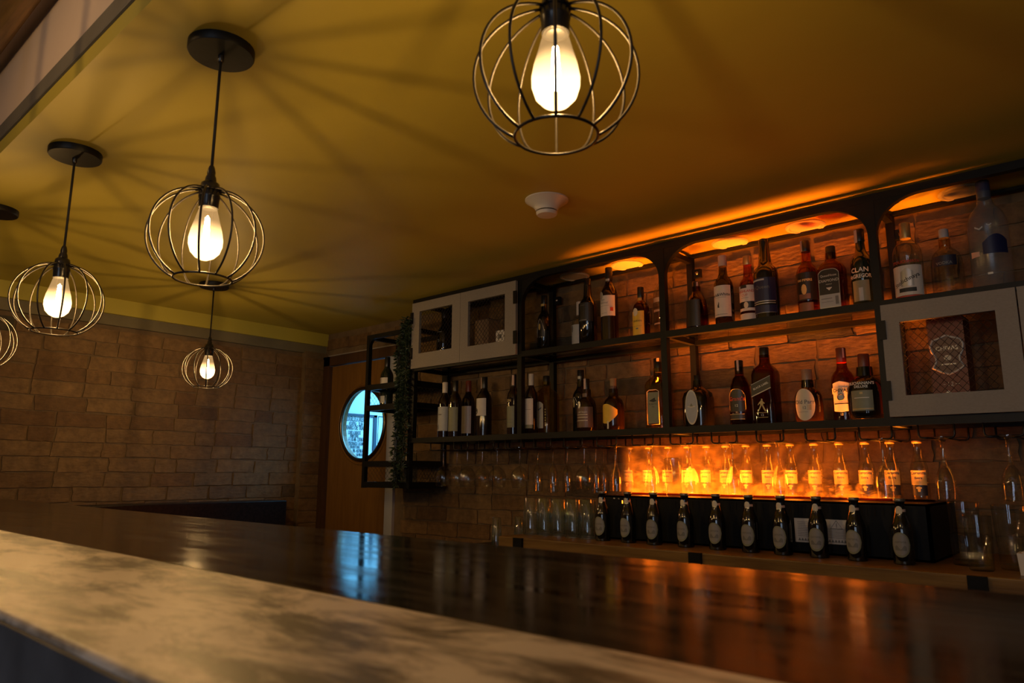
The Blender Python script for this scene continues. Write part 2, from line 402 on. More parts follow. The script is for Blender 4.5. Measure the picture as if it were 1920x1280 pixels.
def tag(o, label, cat, group=None):
    o['label'] = label; o['category'] = cat
    if group: o['group'] = group
    return o
def structure(o, label=None):
    o['kind'] = 'structure'
    if label: o['label'] = label
    return o
def B(x0, x1, y0, y1, z0, z1): return MB().box(x0, x1, y0, y1, z0, z1)
def copy_tree(o, parent=None):
    c = o.copy(); col.objects.link(c); c.parent = parent
    for ch in o.children: copy_tree(ch, c)
    return c
ORD = ['first', 'second', 'third', 'fourth', 'fifth', 'sixth', 'seventh', 'eighth', 'ninth', 'tenth', 'eleventh', 'twelfth', 'thirteenth', 'fourteenth', 'fifteenth']

# text as flat mesh, cached
_tc = {}
def text_data(s, size, align='CENTER', sx=1.0, bold=0.0):
    key = (s, size, align, sx, bold)
    if key in _tc: return _tc[key]
    c = bpy.data.curves.new('txt', 'FONT'); c.body = s; c.size = size; c.align_x = align; c.align_y = 'CENTER'; c.resolution_u = 2; c.offset = bold
    o = bpy.data.objects.new('txt', c); col.objects.link(o)
    dg = bpy.context.evaluated_depsgraph_get()
    me = bpy.data.meshes.new_from_object(o.evaluated_get(dg))
    vs = [(v.co.x*sx, v.co.y) for v in me.vertices]; fs = [tuple(p.vertices) for p in me.polygons]
    bpy.data.meshes.remove(me); bpy.data.objects.remove(o); bpy.data.curves.remove(c)
    _tc[key] = (vs, fs); return vs, fs
def map_front(u, v, R, flat, off):
    """point on the front (-Y side) of a bottle of radius R at arc length u, height v"""
    if flat: return (u, -(R+off), v)
    a = u/R
    return ((R+off)*math.sin(a), -(R+off)*math.cos(a), v)
def text_on(parent, s, size, v, R, mat, flat=False, u=0.0, rot=0.0, off=0.0012, sx=1.0, bold=0.0, name='lettering'):
    vs, fs = text_data(s, size, sx=sx, bold=bold)
    c, d = math.cos(rot), math.sin(rot)
    mb = MB(); mb.add([map_front(u+x*c-y*d, v+x*d+y*c, R, flat, off) for x, y in vs], fs)
    return mb_raw(mb, name, mat, parent)
def mb_raw(mb, name, mat, parent):
    me = bpy.data.meshes.new(name); me.from_pydata(mb.v, [], mb.f); me.update()
    return put(name, me, mat, parent)
def decal(parent, name, mat, u0, u1, top, bot, R, flat=False, off=0.0006, n=14, label=None):
    """a paper or print patch wrapped on the front; top and bot give heights along u"""
    mb = MB(); vs = []; fs = []
    for i in range(n+1):
        u = u0+(u1-u0)*i/n
        vs.append(map_front(u, bot(u) if callable(bot) else bot, R, flat, off)); vs.append(map_front(u, top(u) if callable(top) else top, R, flat, off))
    for i in range(n): fs.append((2*i, 2*i+2, 2*i+3, 2*i+1))
    mb.add(vs, fs)
    o = mb_raw(mb, name, mat, parent)
    if label: o['label'] = label
    return o
def oval(vc, a, b, uc=0.0):
    t = lambda u: vc+b*math.sqrt(max(0, 1-((u-uc)/a)**2)); k = lambda u: vc-b*math.sqrt(max(0, 1-((u-uc)/a)**2))
    return t, k
def plane_text(parent, s, size, origin, right, up, mat, sx=1.0, bold=0.0):
    vs, fs = text_data(s, size, sx=sx, bold=bold)
    o, r, u = Vector(origin), Vector(right), Vector(up)
    mb = MB(); mb.add([o+r*x+u*y for x, y in vs], fs)
    return mb_raw(mb, 'lettering', mat, parent)

# ------------------------------------------------------------------ the room
CE = H+0.959          # olive ceiling
YW = 2.90             # brick wall behind the shelves
XL = -4.36            # brick wall at the far end
structure(B(-4.9, 2.4, -3.3, 5.0, -0.1, 0.0).build('floor', 'floor_tile'), 'dark tiled floor')
structure(B(XL-0.3, 2.4, 0.505, YW+0.3, CE, CE+0.045).build('ceiling', 'ceiling_paint'), 'olive yellow painted ceiling over the bar')
# edge of the lowered ceiling: olive edge, grey bead, pale fascia above
structure(B(XL-0.3, 2.4, 0.498, 0.60, CE+0.045, CE+0.100).build('trim_1', 'bead_grey', bevel=0.006), 'grey plaster bead along the ceiling edge')
structure(B(XL-0.3, 2.4, 0.505, 0.60, CE+0.100, CE+0.75).build('wall_fascia', 'white_paint'), 'pale fascia wall above the ceiling edge')
structure(B(-4.9, 2.4, -3.3, 0.60, CE+0.75, CE+0.85).build('ceiling_upper', 'white_paint'), 'pale upper ceiling in front of the bar')
structure(B(2.3, 2.4, -3.3, YW+0.3, 0, CE+0.8).build('wall_right', 'room_wall'), 'plain wall at the right end')
structure(B(-4.9, XL-0.0, -3.3, 0.4, 0, CE+0.8).build('wall_left_front', 'room_wall'), 'plain wall at the left in front of the bar')
# wall behind the camera, with two window openings
mb = MB(); y0, y1 = -3.3, -3.2
for x0, x1, z0, z1 in ((-4.9, -0.08, 0, 3.0), (0.38, 1.12, 0, 3.0), (1.58, 2.4, 0, 3.0), (-0.08, 0.38, 0, H-0.53), (1.12, 1.58, 0, H-0.53), (-0.08, 0.38, H+1.23, 3.0), (1.12, 1.58, H+1.23, 3.0)):
    mb.box(x0, x1, y0, y1, z0, z1)
structure(mb.build('wall_front', 'room_wall'), 'plain wall with two tall windows behind the camera')
for k, x0 in enumerate((-0.08, 1.12)):
    f = MB(); z0, z1 = H-0.53, H+1.23
    f.box(x0, x0+0.03, -3.29, -3.21, z0, z1).box(x0+0.43, x0+0.46, -3.29, -3.21, z0, z1).box(x0, x0+0.46, -3.29, -3.21, z0, z0+0.03).box(x0, x0+0.46, -3.29, -3.21, z1-0.03, z1)
    wd = structure(f.build('window_%d' % (k+1), 'frame_wood'), 'tall narrow window')
    B(x0+0.03, x0+0.43, -3.252, -3.248, z0+0.03, z1-0.03).build('pane', 'glass_thin', wd)

# ---- brick walls
def brick_mesh(seed, L, h, d=0.0065):
    """front grid, slightly uneven, with its own crisp arrises, on a shallow body"""
    rnd = random.Random(seed); nx, nz = 6, 3; vs = []; fs = []
    tilt = rnd.uniform(-0.02, 0.02)
    for j in range(nz+1):
        for i in range(nx+1):
            x = -L/2+L*i/nx; z = -h/2+h*j/nz
            y = -d+rnd.uniform(-0.0016, 0.0016)+tilt*z
            if i in (0, nx): x += rnd.uniform(-0.005, 0.004)
            if j in (0, nz): z += rnd.uniform(-0.003, 0.003)
            vs.append((x, y, z))
    W = nx+1
    for j in range(nz):
        for i in range(nx): fs.append((j*W+i, j*W+i+1, (j+1)*W+i+1, (j+1)*W+i))
    mb = MB(); mb.add(vs, fs, True)
    ring = [i for i in range(W)]+[j*W+nx for j in range(1, nz+1)]+[nz*W+i for i in range(nx-1, -1, -1)]+[j*W for j in range(nz-1, 0, -1)]
    n = len(ring); rv = [vs[q] for q in ring]+[(vs[q][0]*1.008, 0.004, vs[q][2]*1.03) for q in ring]
    mb.add(rv, [(k, n+k, n+(k+1) % n, (k+1) % n) for k in range(n)])
    me = bpy.data.meshes.new('brick'); me.from_pydata(mb.v, [], mb.f); me.polygons.foreach_set('use_smooth', mb.sm); me.update(); me.materials.append(M['brick']); return me
BR = [brick_mesh(s, 0.241, 0.073) for s in range(10)]
HALF = [brick_mesh(50+s, 0.117, 0.073) for s in range(4)]
def lay_bricks(wall, place, u0, u1, z0, z1, skip, rz, seed):
    """running bond with some half bricks; place(u,z) gives the world point of a brick centre on the wall face"""
    rnd = random.Random(seed); z = z0+0.04; row = 0
    while z < z1-0.02:
        u = u0-(0.125 if row % 2 else 0.0)-rnd.uniform(0, 0.05)
        while u < u1:
            half = rnd.random() < 0.14
            L = 0.125 if half else 0.25
            uc = u+L/2
            opts = [(uc, L)] if half else [(uc, L), (uc-L/4, L/2), (uc+L/4, L/2)]
            for c_, l_ in opts:
                if c_-l_/2 >= u0-0.02 and c_+l_/2 <= u1+0.02 and not skip(c_-l_/2+0.01, c_+l_/2-0.01, z-0.03, z+0.03):
                    me = rnd.choice(HALF if l_ < 0.2 else BR)
                    o = bpy.data.objects.new('brick', me); col.objects.link(o); o.parent = wall
                    o.location = place(c_, z+rnd.uniform(-0.003, 0.003)); o.rotation_euler = (rnd.uniform(-.008, .008), rnd.uniform(-.008, .008)+(PI if rnd.random() < .5 else 0), rz+rnd.uniform(-.008, .008))
                    break
            u += L
        z += 0.08; row += 1

DX0, DX1, DZ = -4.29, -3.52, H+0.79       # door opening
mb = MB()
mb.box(XL-0.3, DX0, YW, YW+0.12, 0, CE+0.1).box(DX1, 2.4, YW, YW+0.12, 0, CE+0.1).box(DX0, DX1, YW, YW+0.12, DZ, CE+0.1)
wb = structure(mb.build('wall_back', 'mortar'), 'rough brick wall behind the shelves')
def skip_door(a, b, z0, z1): return b > DX0-0.02 and a < DX1+0.005 and z0 < DZ
lay_bricks(wb, lambda u, z: (u, YW, z), -4.30, 0.30, H-0.44, CE, skip_door, 0.0, 3)
wl = structure(B(XL-0.12, XL, 0.4, 4.9, 0, CE+0.1).build('wall_left', 'mortar'), 'rough brick wall at the far end of the bar')
ZB = H+0.81
lay_bricks(wl, lambda u, z: (XL, u, z), 0.55, 2.86, H-0.41, ZB+0.01, lambda *a: False, PI/2, 5)
pr = structure(B(XL, XL+0.045, 2.725, YW, 0, ZB+0.01).build('wall_pier', 'mortar'), 'narrow brick pier beside the door')
for k in range(16):
    z = H-0.42+0.08*k+0.04
    if z > ZB-0.02: break
    o = bpy.data.objects.new('brick', HALF[k % 4]); col.objects.link(o); o.parent = pr
    o.location = (XL+0.045, 2.812, z); o.rotation_euler = (0, 0, PI/2); o.scale = (1.35, 1, 1)
structure(B(XL, XL+0.05, 0.40, YW, H+0.872, CE).build('trim_2', 'band_paint'), 'olive painted beam along the top of the far wall')
structure(B(XL, XL+0.03, 0.40, YW, ZB, H+0.872).build('trim_3', 'plaster_dark'), 'dark plaster strip under the olive beam')

# ---- door with porthole
PX, PZ, PR = -3.867, H+0.307, 0.222
dr = thing('door_1', 'brown wooden door with a round porthole window', 'door', (0, 0, 0)); dr['kind'] = 'structure'; del dr['category']
NS = 40
def ring_pts(r): return [(PX+r*math.cos(2*PI*k/NS+PI/4), PZ+r*math.sin(2*PI*k/NS+PI/4)) for k in range(NS)]
def panel_hole(x0, x1, z0, z1, y0, y1, hole):
    """slab with a round hole: hole ring joined to the rectangle outline"""
    n = len(hole); cx = sum(p[0] for p in hole)/n; cz = sum(p[1] for p in hole)/n
    outer = []
    for hx, hz in hole:
        dx, dz = hx-cx, hz-cz; t = 1e9
        if dx > 1e-9: t = min(t, (x1-cx)/dx)
        if dx < -1e-9: t = min(t, (x0-cx)/dx)
        if dz > 1e-9: t = min(t, (z1-cz)/dz)
        if dz < -1e-9: t = min(t, (z0-cz)/dz)
        outer.append((cx+dx*t, cz+dz*t))
    # push nearest points onto the corners
    for X, Zc in ((x0, z0), (x1, z0), (x0, z1), (x1, z1)):
        k = min(range(n), key=lambda i: (outer[i][0]-X)**2+(outer[i][1]-Zc)**2); outer[k] = (X, Zc)
    vs = [(x, y0, z) for x, z in hole]+[(x, y0, z) for x, z in outer]+[(x, y1, z) for x, z in hole]+[(x, y1, z) for x, z in outer]
    fs = []
    for i in range(n):
        j = (i+1) % n
        fs += [(i, j, n+j, n+i), (2*n+i, 3*n+i, 3*n+j, 2*n+j), (i, 2*n+i, 2*n+j, j), (n+i, n+j, 3*n+j, 3*n+i)]
    mb = MB(); mb.add(vs, fs); return mb
panel_hole(-4.235, -3.60, 0.01, H+0.72, YW-0.005, YW+0.035, ring_pts(PR+0.012)).build('door_leaf', 'door_wood', dr)
MB().tube([(PX+(PR+0.012)*math.cos(2*PI*k/NS), YW-0.008, PZ+(PR+0.012)*math.sin(2*PI*k/NS)) for k in range(NS)], 0.013, 8, closed=True).build('porthole_ring', 'ring_metal', dr)
MB().tube([(PX+(PR+0.038)*math.cos(2*PI*k/NS), YW-0.004, PZ+(PR+0.038)*math.sin(2*PI*k/NS)) for k in range(NS)], 0.010, 8, closed=True).build('ring_moulding', 'door_wood', dr)
mb = MB(); mb.add([(x, YW+0.012, z) for x, z in ring_pts(PR+0.012)], [tuple(range(NS))]); mb_raw(mb, 'pane', 'porthole_glass', dr)
mb = MB(); mb.box(-4.315, -4.238, YW-0.03, YW+0.10, 0, DZ).box(-4.315, DX1, YW-0.03, YW+0.10, H+0.725, DZ)
mb.build('door_frame', 'frame_wood', dr)
B(-3.595, -3.520, YW-0.02, YW+0.06, 0, H+0.725).build('door_jamb', 'jamb_pale', dr, label='pale grey blue jamb')
B(-4.24, DX1+0.02, YW-0.040, YW-0.03, DZ-0.003, DZ+0.004).build('architrave', 'linen', dr)
# passage behind the door
structure(B(-3.2, -3.1, YW+0.12, 5.0, 0, CE+0.4).build('wall_passage_right', 'passage_wall'))
structure(B(XL-0.12, -3.1, 4.9, 5.0, 0, CE+0.4).build('wall_passage_end', 'passage_wall'))
structure(B(XL-0.12, -3.1, YW+0.12, 5.0, CE+0.35, CE+0.45).build('ceiling_passage', 'passage_wall'))
structure(B(XL, XL+0.004, YW+0.12, 4.9, 0, CE+0.36).build('wall_passage_left', 'passage_wall'))

# opening-hours board on the passage wall
XP = XL+0.02
po = thing('opening_hours_board', 'white opening hours board with blue lettering seen through the porthole', 'sign', (XP, 3.50, H+0.28))
B(-0.012, 0.0, -0.66, -0.13, -0.50, 0.125).build('board', 'poster_white', po)
fr = MB(); fr.box(-0.012, 0.008, -0.154, -0.124, -0.5, 0.135).box(-0.012, 0.008, -0.68, -0.124, 0.118, 0.135).box(-0.012, 0.008, -0.68, -0.65, -0.5, 0.135).box(-0.012, 0.008, -0.68, -0.124, -0.51, -0.49)
fr.build('board_frame', 'poster_frame', po)
for s_, size, y, z, sx in (('MESON GRILL DE LA CANDELARIA', 0.054, -0.313, 0.096, 0.26), ('NIT: 20037932-6        TEL: 2868', 0.032, -0.310, 0.062, 0.34),
                      ('HORARIO DE TRABAJO', 0.045, -0.310, 0.033, 0.60), ('LUNES A SABADOS', 0.036, -0.320, -0.003, 0.42), ('PRIMER TURNO', 0.030, -0.320, -0.026, 0.42),
                      ('A 11:00 AM - 12:00 M A 4', 0.043, -0.300, -0.051, 0.36), ('INTERJORNADA 11:00 AM A 1', 0.036, -0.300, -0.082, 0.40), ('SEGUNDO TURNO', 0.026, -0.310, -0.106, 0.45),
                      ('PM - 4:00 PM A 7', 0.040, -0.280, -0.133, 0.40), ('1:00 PM A 8', 0.032, -0.270, -0.161, 0.45)):
    plane_text(po, s_, size, (0.002, y, z), (0, 1, 0), (0, 0, 1), 'poster_ink', sx=sx*0.84, bold=0.0009)
pf = thing('panel_frame', 'pale rectangular wall panel outline beside the opening hours board', 'panel', (XL+0.006, 3.50, H+0.28))
MB().tube([(0, -0.095, -0.07), (0, 0.25, -0.07), (0, 0.25, 0.13), (0, -0.095, 0.13)], 0.003, 6, closed=True).build('moulding', 'poster_frame', pf)

# ------------------------------------------------------------------ the bar and the counters
ZT = H-0.115
bar = thing('bar_counter', 'long bar counter with pale concrete front band and dark lacquered top', 'bar', (0, 0, 0))
def rounded(y0, y1, z0, z1, r, n=4):
    P = []
    for cy, cz, a in ((y1-r, z1-r, 0), (y0+r, z1-r, PI/2)):
        for k in range(n+1): P.append((cy+r*math.cos(a+k*PI/2/n), cz+r*math.sin(a+k*PI/2/n)))
    return P+[(y0, z0), (y1, z0)]
MB().prism(rounded(0.183, 0.418, ZT-0.042, ZT+0.002, 0.006), 'x', -4.2, 1.6).build('front_slab', 'bar_concrete', bar, label='pale mottled concrete front band')
MB().prism(rounded(0.4185, 0.876, ZT-0.045, ZT, 0.004), 'x', -4.2, 1.6).build('top_slab', 'bar_lacquer', bar, label='dark glossy lacquered top')
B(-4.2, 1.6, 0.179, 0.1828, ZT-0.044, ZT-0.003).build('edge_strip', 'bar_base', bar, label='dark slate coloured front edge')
B(-4.15, 1.55, 0.20, 0.78, 0, ZT-0.045).build('bar_base', 'bar_base', bar)

gc = thing('side_counter', 'dark granite side counter along the brick end wall', 'counter', (0, 0, 0))
B(XL+0.02, -4.15, 1.0, 2.545, H-0.36, H-0.182).build('granite_top', 'granite', gc, bevel=0.004)
B(XL+0.02, -4.19, 1.0, 2.50, 0, H-0.36).build('base', 'frame_wood', gc)

ZL = H-0.258
bc = thing('back_counter', 'wooden back counter under the shelves', 'counter', (0, 0, 0))
MB().prism(rounded(2.235, YW-0.02, ZL-0.06, ZL, 0.004), 'x', -2.045, 1.6).build('counter_top', 'counter_wood', bc)
B(-2.0, 1.6, 2.33, YW-0.02, 0, ZL-0.06).build('base', 'frame_wood', bc)
for x in (-1.935, -1.165, -0.375): B(x-0.022, x+0.022, 2.222, 2.236, ZL-0.058, ZL-0.0005).build('bracket', 'metal_black', bc, label='dark square steel bracket')
lb = thing('low_shelf', 'low dark shelf left of the wooden back counter', 'shelf', (0, 0, 0))
B(-2.35, -2.055, 2.2, YW-0.02, H-0.345, H-0.318).build('board', 'granite', lb)
B(-2.34, -2.06, 2.25, YW-0.02, 0, H-0.345).build('base', 'frame_wood', lb)

# brass pipe below the upper ceiling
MB().tube([(-4.3, 0.43, H+1.31), (2.2, 0.43, H+1.31)], 0.05, 20).build('brass_pipe', 'brass')
tag(bpy.data.objects['brass_pipe'], 'shiny brass pipe running along the pale fascia', 'pipe')

# ------------------------------------------------------------------ shelving
YF, YB = 2.60, 2.85
XP_ = [-3.02, -2.24, -1.455, -0.637, 0.155]
ZS = {'top': 0.928, 'upper': 0.560, 'lower': 0.166}
sh = thing('wall_shelving', 'black steel wall shelving with glass shelves and arched top bays', 'shelving', (0, 0, 0))
T = 0.0135
for x in XP_:
    B(x-T, x+T, YF-T, YF+T, H+0.152, H+0.953).build('post', 'metal_black', sh)
    B(x-T, x+T, YB-T, YB+T, H+0.152, H+0.950).build('post', 'metal_black', sh)
    for k in ('top', 'upper', 'lower'):
        B(x-T+0.002, x+T-0.002, YF+T, YB-T, H+ZS[k]-0.011, H+ZS[k]+0.011).build('side_rail', 'metal_black', sh)
for i in range(4):
    a, b = XP_[i]+T, XP_[i+1]-T
    tz0 = 0.926 if i > 0 else 0.929
    B(a, b, YF-T, YF+T, H+tz0, H+0.953).build('top_beam', 'metal_black', sh)
    B(a, b, YB-T, YB+T, H+0.944, H+0.955).build('back_beam', 'metal_black', sh)
    for k in ('upper', 'lower'):
        z = H+ZS[k]
        B(a, b, YF-T, YF+T, z-0.0135, z+0.0135).build('shelf_beam', 'metal_black', sh)
        B(a, b, YB-T, YB+T, z-0.0135, z+0.008).build('back_beam', 'metal_black', sh)
        B(a+0.001, b-0.001, YF+T+0.0005, YB-T-0.0005, z+0.006, z+0.0125).build('glass_shelf', 'glass_shelf', sh, label='clear glass shelf panel')
    if i > 0:      # arched corner plates
        RA, RB = 0.145, 0.120; zc = H+0.926
        for sgn, x in ((1, a), (-1, b)):
            poly = [(x, zc)]+[(x+sgn*RA*(1-math.cos(t*PI/2/10)), zc-RB*(1-math.sin(t*PI/2/10))) for t in range(11)]
            if sgn < 0: poly = poly[::-1]
            MB().prism(poly[::-1], 'y', YF-0.012, YF+0.012).build('corner_plate', 'metal_black', sh)
            if i == 1 and sgn < 0 or i > 1: pass
for x in XP_[1:4]:   # round screw heads of the wall brackets
    B(x+T, x+T+0.035, YB-0.006, YB+0.012, H+0.85, H+0.888).build('wall_bracket', 'metal_black', sh)
    MB().tube([(x+T+0.019, YB-0.012, H+0.869), (x+T+0.019, YB-0.005, H+0.869)], 0.008, 10).build('screw', 'steel', sh)

def expanded(x0, x1, z0, z1, y, px=0.024, pz=0.0135, r=0.0014):
    mb = MB(); rows = int((z1-z0)/pz); nseg = int((x1-x0)/(px/2))
    for j in range(rows+1):
        zb = z0+j*pz
        pts = []
        for i in range(nseg+1):
            x = x0+i*px/2
            pts.append((min(x, x1), y, min(z1, zb+(pz if (i+j) % 2 else 0))))
        mb.tube(pts, r, 3, smooth=False)
    return mb
def cab_door(x0, x1, z0, z1, wx0, wx1, wz0, wz1, hinge):
    y0, y1 = YF-0.030, YF-0.0142
    f = MB()
    f.box(x0, wx0, y0, y1, z0, z1).box(wx1, x1, y0, y1, z0, z1).box(wx0, wx1, y0, y1, z0, wz0).box(wx0, wx1, y0, y1, wz1, z1)
    d = f.build('cabinet_door', 'linen', sh, label='pale grey linen textured cabinet door')
    expanded(wx0+0.001, wx1-0.001, wz0+0.001, wz1-0.001, y1-0.004).build('wire_mesh', 'mesh_metal', d, kind='stuff', label='expanded metal mesh in the door opening')
    hx = x0 if hinge < 0 else x1
    for z in (z0+0.085, z1-0.085):
        B(hx-0.008, hx+0.012, y0-0.006, y0, z-0.032, z+0.032).build('hinge', 'metal_black', d) if hinge < 0 else B(hx-0.012, hx+0.008, y0-0.006, y0, z-0.032, z+0.032).build('hinge', 'metal_black', d)
cab_door(-3.020, -2.637, H+0.558, H+0.927, -2.958, -2.697, H+0.638, H+0.875, -1)
cab_door(-2.635, -2.250, H+0.558, H+0.927, -2.578, -2.321, H+0.634, H+0.871, 1)
cab_door(-0.628, -0.254, H+0.181, H+0.553, -0.575, -0.310, H+0.248, H+0.490, -1)
cab_door(-0.250, 0.140, H+0.181, H+0.553, -0.190, 0.080, H+0.248, H+0.490, 1)

# stemware rails under the lower shelf: pairs of bent rods
SLOT = [-0.327-0.1777*k for k in range(15)]
for x in SLOT:
    mb = MB(); zt, zb = H+0.153, H+0.111
    for s in (-1, 1):
        for y in (YF-0.008, YB-0.03):
            mb.tube([(x+s*0.050, y, zt), (x+s*0.050, y, zb+0.010), (x+s*0.047, y, zb+0.003), (x+s*0.040, y, zb), (x+s*0.021, y, zb)], 0.0036, 6)
        mb.tube([(x+s*0.021, YF-0.008, zb), (x+s*0.021, YB-0.03, zb)], 0.0030, 6)
    mb.build('glass_rail', 'rod_black', sh, label='bent rod rail that holds stemware by the foot')

# hanging side unit at the left end
su = thing('side_shelf_unit', 'black steel hanging side unit with mesh guards beside the porthole door', 'shelf', (0, 0, 0))
SX0, SX1 = -3.435, -3.036
for x in (SX0, SX1-0.004):
    for y in (YF, YB): B(x-0.012, x+0.012, y-0.012, y+0.012, H-0.092, H+0.80).build('post', 'metal_black', su)
for y in (YF, YB): B(SX0+0.012, SX1-0.016, y-0.012, y+0.012, H+0.776, H+0.80).build('top_rail', 'metal_black', su)
for x in (SX0, SX1-0.004): B(x-0.012, x+0.012, YF+0.012, YB-0.012, H+0.776, H+0.80).build('top_rail', 'metal_black', su)
for zb, ztp in ((0.350, 0.485), (-0.088, 0.043)):
    for y in (YF, YB):
        for z, t in ((zb+0.014, 0.016), (ztp, 0.016)): B(SX0+0.012, SX1-0.016, y-0.012, y+0.012, H+z-t, H+z+t).build('guard_rail', 'metal_black', su)
    for x in (SX0, SX1-0.004):
        for z, t in ((zb+0.014, 0.016), (ztp, 0.016)): B(x-0.012, x+0.012, YF+0.012, YB-0.012, H+z-t, H+z+t).build('guard_rail', 'metal_black', su)
    B(SX0+0.012, SX1-0.016, YF+0.012, YB-0.012, H+zb+0.020, H+zb+0.026).build('shelf_plate', 'metal_black', su)
    expanded(SX0+0.013, SX1-0.017, H+zb+0.031, H+ztp-0.017, YB, 0.026, 0.016, 0.0013).build('wire_mesh', 'mesh_metal', su, kind='stuff')
    ms = expanded(0, YB-YF-0.026, H+zb+0.031, H+ztp-0.017, 0, 0.026, 0.016, 0.0013)
    me = ms.mesh('wire_mesh')
    put('wire_mesh', me, 'mesh_metal', su, (SX1-0.004, YF+0.013, 0), PI/2, kind='stuff')
    put('wire_mesh', me, 'mesh_metal', su, (SX0, YF+0.013, 0), PI/2, kind='stuff')
R = 0.05
MB().prism([(SX0+0.012, H+0.776)]+[(SX0+0.012+R*(1-math.cos(t*PI/12)), H+0.776-R*(1-math.sin(t*PI/12))) for t in range(7)], 'y', YF-0.01, YF+0.01).build('corner_plate', 'metal_black', su)

# hanging leaf garland
gl = thing('leaf_garland', 'dark green leaf garland hanging down between the two shelf units', 'plant', (0, 0, 0))
rnd = random.Random(11)
strands = []
for k in range(5):
    x0 = -3.060+rnd.uniform(-0.02, 0.02); y0 = YF-0.03+rnd.uniform(-0.015, 0.012)
    zb = (-0.075, -0.06, 0.10, 0.25, -0.02)[k]
    pts = []; x, y = x0, y0
    for i in range(24):
        t = i/23; z = 0.845-t*(0.845-zb)
        x = x0+0.018*math.sin(5*t+k)-0.045*t*(k % 2)-0.012*t; y = y0-0.012*math.sin(7*t+2*k)-0.012*t
        pts.append(Vector((x, y, H+z)))
    strands.append(pts)
mb = MB()
for p in strands: mb.tube(p, 0.0022, 5)
mb.build('vine', 'stem_green', gl)
mb = MB()
for p in strands:
    for i in range(len(p)-1):
        for q in range(16):
            t = rnd.random(); c = p[i].lerp(p[i+1], t)
            d = Vector((rnd.gauss(0, 1), rnd.gauss(-0.5, 1), rnd.gauss(-0.3, 0.8))).normalized()
            L = rnd.uniform(0.018, 0.034); wd = L*rnd.uniform(0.3, 0.5)
            s = d.cross(Vector((rnd.gauss(0, 1), rnd.gauss(0, 1), rnd.gauss(0, 1)))).normalized()*wd/2
            nrm = d.cross(s).normalized()*0.003
            b = c+d*0.006
            mb.add([b, b+d*L*0.45+s+nrm, b+d*L, b+d*L*0.45-s+nrm, b+d*L*0.5], [(0, 1, 4), (1, 2, 4), (2, 3, 4), (3, 0, 4)])
mb_raw(mb, 'leaves', 'leaf', gl)['kind'] = 'stuff'

# ------------------------------------------------------------------ ceiling fittings
for k, (x, y) in enumerate(((-2.053, 2.79), (-1.748, 2.79), (-1.239, 2.79), (-0.925, 2.79), (-0.389, 2.79))):
    t = thing('ceiling_downlight', ('unlit round ceiling downlight above the shelves, %s from the left' % ORD[k]), 'downlight', (x, y, CE), 0, 'ceiling downlights above the shelves')
    MB().lathe([(0.075, 0.0), (0.075, -0.003), (0.070, -0.008), (0.060, -0.008), (0.056, -0.004)], 32, True, False).build('trim_ring', 'lens_cream', t)
    MB().lathe([(0.056, -0.0035), (0.056, -0.005)], 32).build('diffuser', 'lens_cream', t)
t = thing('smoke_detector', 'white round smoke detector on the olive ceiling', 'detector', (-1.523, 1.907, CE))
MB().lathe([(0.078, 0), (0.078, -0.004), (0.066, -0.012), (0.050, -0.024), (0.041, -0.036), (0.039, -0.042)], 32).build('housing', 'white_plastic', t)
MB().lathe([(0.034, -0.041), (0.034, -0.047)], 32).build('gap', 'plastic_black', t)
MB().lathe([(0.038, -0.046), (0.038, -0.052), (0.034, -0.058), (0.0, -0.060)], 32).build('sensor_cap', 'white_plastic', t)

